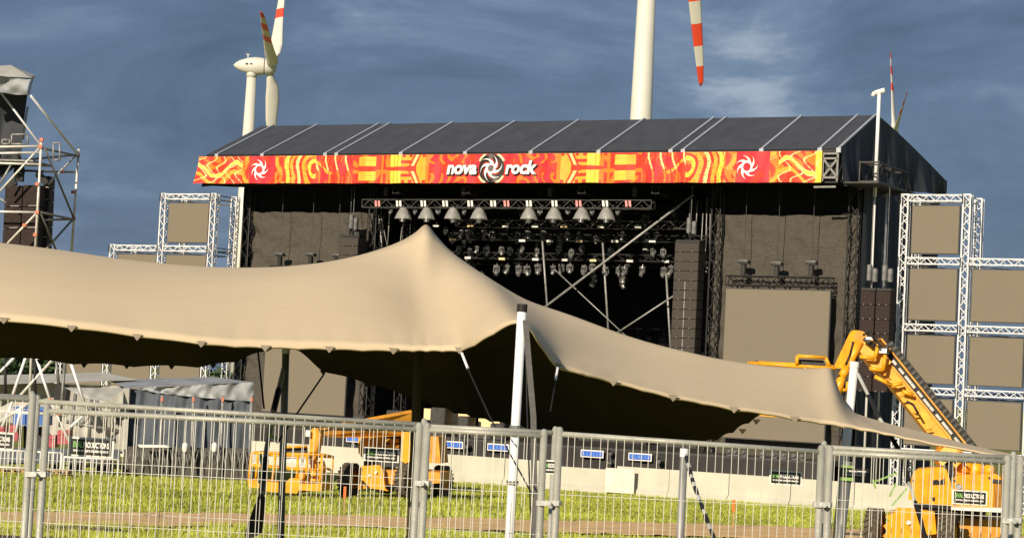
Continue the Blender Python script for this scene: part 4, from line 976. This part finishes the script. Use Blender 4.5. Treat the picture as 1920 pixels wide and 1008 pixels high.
# basket, partly behind the tent
bk = frame_px('basket_rail', rl, (((1405, 680, 63.5), (1480, 685, 62.5)), ((1480, 685, 62.5), (1566, 690, 62.3)), ((1405, 680, 63.5), (1420, 679, 65)), ((1420, 679, 65), (1562, 687, 64)), ((1494, 683, 62.4), (1495, 667, 62.4)), ((1495, 667, 62.4), (1548, 670, 62.4)), ((1548, 670, 62.4), (1556, 687, 62.4)), ((1510, 686, 62.4), (1510, 775, 62.4)), ((1408, 681, 63.5), (1410, 772, 63.5)), ((1410, 730, 63.5), (1560, 735, 62.4)), ((1455, 684, 63), (1455, 772, 63))), 62.5, .055, 'lift_yellow')
PR(rl, 'basket_floor', [(1408, 770), (1490, 776), (1492, 783), (1450, 781), (1408, 778)], 62.5, 1.4, 'lift_yellow')
PR(rl, 'control_box', [(1492, 678), (1498, 673), (1543, 675), (1548, 687), (1492, 684)], 62.6, .5, 'dark_steel')
# --- left lift
D = 85.0
ll = thing('boom_lift', 'yellow boom lift at the left with folded boom and basket on the grass', 'boom lift', at(740, 928, D).xy.to_3d()+Vector((0, 0, gz(D))), 0, 'yellow boom lifts')
for px_, py_, dd in ((656, 898, D), (762, 900, D-.5), (828, 902, D+2.2), (722, 894, D+3.2)): wheel(ll, at(px_, py_, dd), Vector((.9, -.43, 0)), .64, .5)
e_ = PR(ll, 'end_plate', [(676, 873), (712, 871), (717, 878), (722, 915), (727, 920), (712, 917), (690, 914), (673, 917), (669, 912)], D-.4, .25, 'lift_yellow')
fm = MB(); fm.lathe([(.001, 0), (.07, 0), (.07, .03)], at(704, 884, D-.45), (0, -1, 0), 12); fm.lathe([(.001, 0), (.06, 0), (.06, .03)], at(692, 890, D-.45), (0, -1, 0), 12); fm.build('reflector', 'sign_white', e_)
PR(ll, 'chassis', [(672, 880), (755, 880), (825, 885), (825, 905), (755, 908), (672, 905)], D, 2.2, 'lift_yellow_worn')
PR(ll, 'turntable', [(682, 862), (770, 864), (770, 876), (682, 873)], D+.1, 1.8, 'dark_steel')
PR(ll, 'engine_hood', [(673, 815), (680, 810), (720, 812), (722, 866), (684, 864), (673, 850)], D+.2, 1.8, 'lift_yellow_worn')
PR(ll, 'panel_edge', [(672, 812), (680, 808), (684, 812), (682, 846), (676, 853), (672, 848)], D-.2, .2, 'lift_yellow')
PR(ll, 'control_hood', [(720, 812), (752, 812), (752, 868), (722, 866)], D+.3, 1.2, 'dark_steel')
frame_px('valve_block', ll, (((720, 825), (748, 826)), ((720, 836), (748, 837)), ((735, 826), (735, 850))), D+.1, .09, 'lift_yellow_worn')
hp2 = PR(ll, 'side_hood', [(752, 812), (756, 808), (768, 810), (772, 864), (760, 868), (750, 862), (753, 840)], D-.3, 2.6, 'lift_yellow')
PR(ll, 'counterweight', [(772, 815), (822, 818), (826, 868), (774, 866)], D+1.0, 1.4, 'lift_yellow_worn')
PR(ll, 'boom', [(598, 799, D-3), (640, 792, D-2), (770, 768, D), (774, 773, D), (772, 793, D), (700, 797, D-1), (640, 803, D-2), (598, 806, D-3)], D, .6, 'lift_yellow_worn')
PR(ll, 'boom', [(590, 806, D-3), (690, 808, D-1.5), (760, 806, D), (760, 816, D), (690, 820, D-1.5), (590, 818, D-3)], D, .5, 'lift_yellow_worn')
PR(ll, 'jib', [(582, 808), (586, 802), (596, 802), (599, 812), (594, 848), (586, 870), (577, 868), (579, 840)], D-3.2, .5, 'lift_yellow')
frame_px('jib_cylinder', ll, (((600, 812), (592, 850)), ((592, 850), (586, 866))), D-3.3, .09, 'lift_yellow_worn')
mb = MB(); mb.box(at(581, 812, D-3.3)-Vector((.16, .1, .12)), at(581, 812, D-3.3)+Vector((0, .1, .12))); mb.build('head_light', 'sign_white', ll)
PR(ll, 'rotator', [(582, 865), (600, 863), (604, 880), (598, 902), (582, 902)], D-3.3, .6, 'lift_yellow')
B0 = D-4.0
bf = frame_px('basket_rail', ll, (((472, 848), (532, 850)), ((532, 850), (610, 852)), ((472, 848), (466, 902)), ((484, 849), (479, 903)), ((517, 850), (510, 905)), ((470, 871), (522, 874)), ((470, 872), (600, 880)), ((559, 851), (556, 900)), ((576, 851), (574, 906)), ((604, 852), (600, 906)), ((540, 878), (606, 880)), ((610, 852), (625, 856, B0+1.5)), ((625, 856, B0+1.5), (619, 908, B0+1.5)), ((604, 875), (620, 880, B0+1.5)), ((625, 856, B0+1.5), (500, 852, B0+1.8)), ((500, 852, B0+1.8), (496, 900, B0+1.8)), ((530, 838), (576, 836)), ((530, 838), (531, 852)), ((472, 848), (500, 846, B0+1.8))), B0, .05, 'lift_yellow')
PR(ll, 'basket_floor', [(464, 898), (466, 912), (500, 916), (500, 921), (557, 924), (560, 918), (602, 920), (604, 906), (562, 906), (562, 896), (543, 896), (535, 905), (500, 902)], B0-.05, 1.6, 'lift_yellow')
PR(ll, 'control_box', [(488, 846), (528, 846), (530, 852), (488, 851)], B0, .4, 'lift_yellow_worn')
PR(ll, 'control_panel', [(535, 838), (574, 838), (574, 849), (535, 849)], B0+.2, .2, 'dark_steel')
PR(ll, 'tool_tray', [(535, 858), (580, 860), (580, 868), (535, 866)], B0+.3, .4, 'sign_white')
mb = MB(); mb.ball(at(566, 892, B0-.1), .16, 6); mb.build('beacon', 'lift_yellow', ll, True)

# ------------------------------------------------------------------ delay scaffold tower at the far left
D = 70.0
tw = thing('scaffold_tower', 'silver scaffold tower with orange clamps and black tarp at the left edge', 'scaffold tower', at(40, 880, D).xy.to_3d()+Vector((0, 0, gz(D))), 0)
def sc(name, a, b, m='tube_steel', r=.04, d0=0, d1=0): return frame_px(name, tw, ((a+(D+d0,), b+(D+d1,)),), D, r, m)
for a, b, d0, d1 in (((78, 260), (66, 470), 0, 0), ((148, 278), (134, 475), 3, 3), ((66, 470), (55, 760), 0, 0), ((134, 475), (122, 700), 3, 3), ((52, 200), (43, 262), 1.5, 1.5), ((-40, 250), (-52, 760), 0, 0)): sc('standard', a, b, 'tube_steel', .045, d0, d1)
for a, b, m, d0, d1 in (((-40, 276), (78, 274), 'tube_steel', 0, 0), ((-40, 288), (75, 286), 'tube_steel', 0, 0), ((-40, 305), (74, 308), 'tube_steel', 0, 0), ((76, 277), (148, 293), 'galv_dark', 0, 3), ((45, 320), (142, 323), 'galv_dark', 1.5, 3), ((-40, 396), (70, 398), 'tube_steel', 0, 0), ((76, 398), (140, 412), 'galv_dark', 0, 3), ((80, 412), (138, 411), 'galv_dark', 1, 3), ((44, 300), (146, 290), 'alu_dull', 2.5, 3)): sc('ledger', a, b, m, .04, d0, d1)
for a, b, m, d0, d1 in (((-20, 145), (76, 272), 'alu', 0, 0), ((58, 180), (146, 290), 'alu', -1.6, 2.6), ((76, 275), (0, 358), 'tube_steel', 0, 0), ((84, 278), (138, 408), 'galv_dark', 0, 3), ((142, 292), (90, 345), 'tube_steel', 3, 1), ((70, 398), (14, 456), 'tube_steel', 0, 0), ((76, 400), (108, 475), 'galv_dark', 0, 2), ((134, 414), (86, 468), 'galv_dark', 3, 1), ((44, 355), (15, 456), 'alu_dull', 1, 1), ((0, 345), (20, 310), 'alu_dull', 0, 0), ((0, 372), (12, 380), 'alu_dull', 0, 0)): sc('brace', a, b, m, .038, d0, d1)
# feet and lower raking tubes seen below the tent
for a, b, m in (((0, 697), (28, 668), 'alu'), ((48, 670), (22, 745), 'alu'), ((68, 670), (95, 752), 'alu'), ((100, 672), (30, 750), 'tube_steel'), ((130, 672), (158, 755), 'alu'), ((122, 672), (112, 800), 'galv_dark'), ((26, 745), (4, 800), 'alu'), ((95, 752), (135, 838), 'tube_steel'), ((65, 670), (66, 745), 'rubber'), ((10, 670), (10, 745), 'rubber'), ((0, 790), (60, 752), 'tube_steel'), ((40, 760), (30, 810), 'alu'), ((0, 770), (125, 778), 'tube_steel'), ((132, 800), (155, 780), 'alu'), ((158, 755), (180, 800), 'galv_dark'), ((105, 672), (110, 720), 'galv_dark')): sc('raking_tube', a, b, m, .05, -1.5, -1.5)
for a, d0 in (((76, 275), 0), ((78, 262), 0), ((70, 345), 0), ((70, 398), 0), ((66, 440), 0), ((46, 422), -.1), ((0, 458), 0), ((146, 291), 3), ((116, 322), 2), ((138, 409), 3), ((137, 360), 3), ((26, 742), -1.5), ((95, 750), -1.5), ((110, 775), -1.5)):
    mb = MB(); c = at(a[0], a[1], D+d0-.05); mb.box(c-Vector((.06, .05, .055)), c+Vector((.06, .05, .055))); mb.build('clamp', 'clamp_red', tw)
def cloth_px(name, t, pts, rows, m, nx=24, ny=14, amp=.08, fr=9.):
    # pts: top-left, top-right, bottom-right, bottom-left as (x,y,d)
    P = [at(*p) for p in pts]; mb = MB()
    mb.grid(nx, ny, lambda a, b: P[0].lerp(P[1], a).lerp(P[3].lerp(P[2], a), b)+Vector((0, amp*sin(a*fr+2*sin(b*3))+amp*.5*sin(a*fr*2.3+b*4), -amp*.5*abs(sin(a*pi))*(b if rows else 0))))
    return mb.build(name, m, t, True)
cloth_px('side_tarp', tw, ((-50, 150, D+1), (52, 168, D+1), (40, 300, D+1), (-60, 330, D+1)), 0, 'side_cloth')
cloth_px('side_tarp', tw, ((-50, 295, D+.8), (46, 300, D+.8), (8, 332, D+.8), (-60, 340, D+.8)), 0, 'side_cloth')
P = [at(-70, 140, D-1), at(58, 146, D-1), at(66, 141, D+3.5), at(20, 122, D+1), at(-60, 128, D+3)]
mb = MB(); mb.add([P[0], P[1], P[2], P[4], P[3]], [(0, 1, 4), (1, 2, 4), (2, 3, 4), (3, 0, 4)]); mb.build('roof_tarp', 'canvas', tw)
cloth_px('roof_skirt', tw, ((-70, 140, D-1), (58, 146, D-1), (52, 178, D-.9), (-70, 160, D-.9)), 1, 'tarp', amp=.12)
cloth_px('roof_skirt', tw, ((58, 146, D-1), (66, 141, D+3.5), (55, 175, D+3.3), (52, 178, D-.9)), 1, 'tarp', 10, 8, amp=.06)
# platform with cases, plank deck
PR(tw, 'platform', [(-40, 297), (62, 300), (62, 303), (-40, 300)], D, 1.6, 'galv_dark')
for a, b in (((4, 262), (18, 270)), ((22, 252), (52, 270)), ((100, 268), (112, 300))): 
    frame_px('rail_frame', tw, ((a, (b[0], a[1])), ((b[0], a[1]), b), (b, (a[0], b[1])), ((a[0], b[1]), a)), D+.2, .03, 'alu_dull')
def dstack(x0, x1, y0, y1, dd, n, label, vents=False):
    t = thing('speaker_stack', label, 'speaker stack', at((x0+x1)/2, y1, dd), 0, 'speaker columns in the scaffold tower')
    for i in range(n):
        ya = y0+(y1-y0)*i/n; yb = y0+(y1-y0)*(i+1)/n-1.5; s = -(ya-y0)*.05
        mb = MB(); P = [at(x0+s, ya, dd), at(x1+s, ya, dd), at(x1+s-.05*(yb-ya), yb, dd), at(x0+s-.05*(yb-ya), yb, dd)]; mb.prism(P, (0, .8, 0)); c = mb.build('cabinet', 'speaker_brown' if not vents else 'rubber', t)
        mb = MB(); a, b = at(x0+s+(x1-x0)*.3, yb-1, dd-.05), at(x0+s+(x1-x0)*.8, yb-1, dd-.05); mb.bar(a, b, .03, .03); mb.build('handle' if not vents else 'light_gap', 'galv_dark' if not vents else 'alu_dull', c)
dstack(10, 42, 348, 470, D+.7, 3, 'left brown speaker column in the scaffold tower'); dstack(44, 76, 347, 470, D+.7, 3, 'middle brown speaker column in the scaffold tower'); dstack(82, 94, 330, 470, D+1.5, 6, 'narrow black speaker column at the right of the scaffold tower', True)
t = thing('rigging_motor', 'black hoist hardware above the speaker columns of the scaffold tower', 'hoist', at(40, 345, D+.8), 0)
mb = MB(); 
for a, b in (((30, 340), (14, 348)), ((38, 300), (38, 340)), ((72, 325), (88, 345))): mb.bar(at(a[0], a[1], D+.8), at(b[0], b[1], D+.8), .22, .22)
mb.ball(at(74, 328, D+1), .14, 6); mb.ball(at(36, 322, D+.8), .2, 6, (1, 1, 1.6)); mb.build('hoist_body', 'rubber', t)

# ------------------------------------------------------------------ tarpaulin hut, canvas shelter and small things at the left
D = 99.0
hut = thing('tarp_hut', 'grey tarpaulin covered hut with dark net skirt left of the stage', 'hut', at(350, 903, D).xy.to_3d(), 0)
cloth_px('front_tarp', hut, ((236, 728, D), (474, 742, D-1), (470, 850, D-1), (233, 846, D)), 0, 'tarp_dark', 60, 10, .09, 40)
cloth_px('side_tarp', hut, ((236, 728, D), (182, 722, D+5), (180, 846, D+5), (233, 846, D)), 0, 'canvas', 20, 10)
cloth_px('valance', hut, ((262, 727, D-.3), (476, 716, D-1.3), (474, 752, D-1.2), (262, 732, D-.2)), 1, 'tarp', 50, 8, .1, 30)
cloth_px('roof_tarp', hut, ((200, 712, D+6), (400, 706, D+5), (476, 716, D-1.3), (236, 727, D-.3)), 0, 'tarp', 40, 12, .1, 14)
cloth_px('roof_flap', hut, ((120, 726, D-2), (236, 727, D-.3), (200, 752, D-2.4), (150, 742, D-2.5)), 1, 'canvas', 20, 8, .08)
cloth_px('net_skirt', hut, ((233, 836, D-.5), (470, 840, D-1.5), (465, 902, D-1.5), (228, 900, D-.5)), 0, 'mesh_net', 60, 6, .05, 50)
for x_ in (304, 363, 418, 472):
    o = frame_px('hut_post', hut, (((x_, 740), (x_-6, 902)),), D-1.6 if x_ > 240 else D, .07, 'alu_dull')
    mb = MB(); mb.box(at(x_, 748, D-1.7)-Vector((.05, .05, .1)), at(x_, 748, D-1.7)+Vector((.05, .05, .1))); mb.build('clamp', 'clamp_red', o)
mb = MB(); P = [at(a, b, D-.6) for a, b in ((232, 727), (243, 727), (236, 842), (226, 842))]; mb.prism(P, (0, .3, 0)); mb.build('corner_flap', 'canvas', hut)
for i in range(17):
    x_ = 236+i*14; frame_px('net_brace', hut, (((x_, 842, D-1.8), (x_+8, 900, D-1.8)), ((x_+10, 842, D-1.8), (x_+4, 870, D-1.8))), D-1.8, .025, 'galv_dark')
mb = MB(); P = [at(a, b, D-1.9) for a, b in ((258, 833), (310, 834), (318, 838), (262, 838))]; mb.prism(P, (0, .5, 0)); o = mb.build('white_board', 'sign_white'); tag(o, 'flat white board lying on the net skirt of the tarpaulin hut', 'board')
for i, x_ in enumerate((347, 402)):
    a = at(x_, 838, D-2); mb = MB(); mb.lathe([(.1, -.2), (.13, -.1), (.13, .15), (.06, .22), (.001, .24)], a, (0, 0, 1), 10); o = mb.build('white_bottle', 'lamp_white', None, True); tag(o, ('left' if i == 0 else 'right')+' small white canister standing on the hut ledge', 'canister', 'white canisters on the hut ledge')
D = 103.0
shl = thing('canvas_shelter', 'pale canvas shelter with sloping roof behind the scaffold legs', 'shelter', at(90, 890, D).xy.to_3d(), 0)
cloth_px('roof_sheet', shl, ((-60, 704, D+4), (195, 698, D+4), (262, 712, D), (-60, 722, D-2)), 0, 'canvas', 50, 10, .1, 13)
cloth_px('wall_sheet', shl, ((-60, 712, D), (240, 724, D), (230, 850, D), (-60, 770, D)), 0, 'canvas', 50, 10, .1, 25)
P = [at(a, b, D-3.2) for a, b in ((104, 722), (118, 720), (125, 730), (122, 752), (100, 752))]; mb = MB(); mb.prism(P, (0, 1, 0)); mb.build('dark_opening', 'rubber', shl)
for a, b in (((142, 735), (128, 850)), ((172, 745), (165, 850)), ((210, 760), (226, 800)), ((125, 790), (225, 808)), ((150, 800), (175, 770)), ((178, 740), (205, 820))): frame_px('shelter_pole', shl, ((a, b),), D-3, .09, 'galv_dark')
# coloured crates
for i, (x0, y0, x1, y1, m, lb) in enumerate(((25, 762, 48, 796, 'blue_plastic', 'left blue crate under the shelter'), (50, 760, 66, 800, 'blue_plastic', 'middle blue crate under the shelter'), (72, 762, 92, 797, 'blue_plastic', 'right blue crate seen between the fence posts'), (-4, 797, 8, 828, 'red_plastic', 'red crate at the left edge'), (18, 796, 34, 826, 'red_plastic', 'red crate below the left blue crate'), (92, 815, 104, 838, 'red_plastic', 'small red crate right of the fence posts'), (108, 806, 130, 832, 'red_plastic', 'dark red crate left of the largest sign'))):
    mb = MB(); P = [at(a, b, 96) for a, b in ((x0, y0), (x1, y0), (x1-1, y1), (x0-1, y1))]; mb.prism(P, (0, .8, 0)); P = [at(a, b, 95.95) for a, b in ((x0+2, y0+5), (x1-2, y0+5), (x1-3, y0+8), (x0+1, y0+8))]; mb.prism(P, (0, .04, 0)); o = mb.build('plastic_crate', m); tag(o, lb, 'crate', 'coloured crates under the shelter')
for i, (x0, y0, x1, y1) in enumerate(((44, 797, 62, 846), (66, 800, 84, 850), (92, 842, 108, 895), (128, 862, 150, 900), (180, 858, 205, 902))):
    mb = MB(); P = [at(a, b, 97) for a, b in ((x0, y0), (x1, y0), (x1, y1), (x0, y1))]; mb.prism(P, (0, 1, 0)); P = [at(a, b, 96.95) for a, b in ((x0+2, y0+4), (x1-2, y0+4), (x1-2, y0+7), (x0+2, y0+7))]; mb.prism(P, (0, .04, 0)); o = mb.build('equipment_case', 'dark_steel'); tag(o, f'black equipment case, {ORD[i]} from the left behind the barrier bars', 'case', 'black cases behind the barriers')
# crowd barriers
def barrier(x0, x1, y0, y1, dd, label, nb=10):
    t = thing('crowd_barrier', label, 'barrier', at(x0, y1, dd), 0, 'crowd barriers at the left')
    dy = (x1-x0)*.05
    frame_px('barrier_frame', t, (((x0, y0), (x1, y0+dy)), ((x0, y0), (x0-2, y1)), ((x1, y0+dy), (x1-2, y1+dy)), ((x0, y1-6), (x1, y1-6+dy))), dd, .045, 'white_steel')
    frame_px('barrier_bars', t, [((x0+(x1-x0)*k/nb, y0+dy*k/nb), (x0-2+(x1-x0)*k/nb, y1-6+dy*k/nb)) for k in range(1, nb)], dd, .022, 'white_steel')
barrier(120, 222, 856, 902, 94, 'crowd barrier with white bars below the largest sign'); barrier(-20, 55, 842, 880, 94, 'crowd barrier at the left edge of the photo'); barrier(60, 116, 846, 886, 94.5, 'crowd barrier partly behind the left fence posts', 7)
mb = MB(); P = [at(a, b, 95.3) for a, b in ((-30, 838), (225, 842), (225, 862), (-30, 872))]; mb.prism(P, (0, .08, 0)); o = mb.build('grey_hoarding', 'tarp_dark'); tag(o, 'low grey hoarding behind the crowd barriers', 'hoarding')
for i, (x0, y0) in enumerate(((2, 878), (84, 880))):
    t = thing('pallet_stack', ('left' if i == 0 else 'right')+' stack of wooden pallets on the grass edge', 'pallets', at(x0+15, 905, 92), 0, 'pallet stacks')
    for k in range(3):
        mb = MB(); c = at(x0, y0+k*9, 92)
        for q in (0, .45, .9): mb.box((c.x+q*1.0, c.y, c.z-.13), (c.x+q*1.0+.12, c.y+1, c.z-.03))
        mb.box((c.x-.02, c.y-.02, c.z-.03), (c.x+1.05, c.y+1.02, c.z)); mb.box((c.x-.02, c.y-.02, c.z-.16), (c.x+1.05, c.y+1.02, c.z-.131)); mb.build('pallet', 'wood', t)

# ------------------------------------------------------------------ trees far behind
def tree(x_, top, d_, w, label, seed):
    rr = random.Random(seed); b = at(x_, 700, d_); tp = at(x_, top, d_).z
    t = thing('tree', label, 'tree', (b.x, b.y, 0), 0, 'trees on the horizon')
    mb = MB(); mb.tube((b.x, b.y, 0), (b.x, b.y, tp*.7), .35, 8, .12)
    for k in range(5): a = rr.uniform(0, 6.28); mb.tube((b.x, b.y, tp*(.3+.08*k)), (b.x+cos(a)*w*.35, b.y+sin(a)*w*.35, tp*(.5+.08*k)), .12, 5, .04)
    mb.build('trunk', 'bark', t)
    mb = MB(); cl = [(rr.gauss(0, w*.26), rr.gauss(0, w*.26), tp*rr.uniform(.35, .92), rr.uniform(.12, .24)*w) for _ in range(16)]
    vs = []; fs = []
    for cx, cy, cz, cr in cl:
        for _ in range(170):
            v = Vector((rr.gauss(0, 1), rr.gauss(0, 1), rr.gauss(0, 1))).normalized()*cr*rr.uniform(.55, 1.05)
            p = Vector((b.x+cx, b.y+cy, min(cz, tp-cr*.6)))+v; s = rr.uniform(.18, .42)
            e1 = Vector((rr.gauss(0, 1), rr.gauss(0, 1), rr.gauss(0, .6))).normalized()*s; e2 = e1.orthogonal().normalized()*s*.6
            n = len(vs); vs += [p-e1, p+e2, p+e1, p-e2]; fs.append((n, n+1, n+2, n+3))
    mb.add(vs, fs); mb.build('crown', 'leaf', t)
for i, (x_, tp, w) in enumerate(((-60, 650, 11), (-12, 655, 10), (22, 664, 9), (52, 668, 8), (95, 690, 7), (405, 700, 7), (428, 706, 6))):
    tree(x_, tp, 190, w, f'dark green tree, {ORD[i]} from the left beyond the truss grid', i)

# ------------------------------------------------------------------ camera, sky, sun
cam = bpy.data.cameras.new('camera'); co = bpy.data.objects.new('camera', cam); COL.objects.link(co)
cam.sensor_width = 36; cam.lens = 36*FPX/1920; cam.clip_end = 9000; cam.clip_start = .5
mt = Matrix((CR, CU, -CF)).transposed().to_4x4(); mt.translation = CAM; co.matrix_world = mt; SC.camera = co
SUN = Vector((-.45, -.89, 0)).normalized()*cos(radians(23))+Vector((0, 0, sin(radians(23))))
sl = bpy.data.lights.new('sun', 'SUN'); sl.energy = 4.6; sl.angle = radians(.6); sl.color = (1, .86, .66)
so = bpy.data.objects.new('sun', sl); COL.objects.link(so); so.rotation_euler = SUN.to_track_quat('Z', 'Y').to_euler(); so.location = (0, -20, 60)
W = bpy.data.worlds.new('World'); SC.world = W; W.use_nodes = True; nt = W.node_tree; nt.nodes.clear()
out = nt.nodes.new('ShaderNodeOutputWorld'); b1 = nt.nodes.new('ShaderNodeBackground'); b2 = nt.nodes.new('ShaderNodeBackground'); mx = nt.nodes.new('ShaderNodeMixShader')
sky = nt.nodes.new('ShaderNodeTexSky'); sky.sky_type = 'NISHITA'; sky.sun_disc = False; sky.sun_elevation = radians(23); sky.sun_rotation = atan2(SUN.x, SUN.y)
nt.links.new(sky.outputs[0], b1.inputs[0]); b1.inputs[1].default_value = .06
tc = nt.nodes.new('ShaderNodeTexCoord'); mp = nt.nodes.new('ShaderNodeMapping'); mp.inputs['Scale'].default_value = (2.0, 2.0, 5); mp.inputs['Rotation'].default_value = (0.1, .12, .3)
nt.links.new(tc.outputs['Generated'], mp.inputs[0])
n1 = nt.nodes.new('ShaderNodeTexNoise'); n1.inputs['Scale'].default_value = 2.9; n1.inputs['Detail'].default_value = 7; n1.inputs['Roughness'].default_value = .6; n1.inputs['Distortion'].default_value = .6
nt.links.new(mp.outputs[0], n1.inputs[0])
r = nt.nodes.new('ShaderNodeValToRGB'); e = r.color_ramp; e.elements[0].position = .33; e.elements[0].color = (.056, .088, .148, 1); e.elements[1].position = .70; e.elements[1].color = (.26, .31, .38, 1)
m_ = e.elements.new(.5); m_.color = (.086, .130, .205, 1); m_ = e.elements.new(.6); m_.color = (.128, .180, .265, 1)
nt.links.new(n1.outputs[0], r.inputs[0]); nt.links.new(r.outputs[0], b2.inputs[0]); b2.inputs[1].default_value = 1.1
mx.inputs[0].default_value = .92; nt.links.new(b1.outputs[0], mx.inputs[1]); nt.links.new(b2.outputs[0], mx.inputs[2]); nt.links.new(mx.outputs[0], out.inputs[0])
SC.view_settings.view_transform = 'Standard'; SC.view_settings.look = 'None'; SC.view_settings.exposure = 0.35; SC.view_settings.gamma = 1
SC.cycles.max_bounces = 6; SC.cycles.transparent_max_bounces = 12
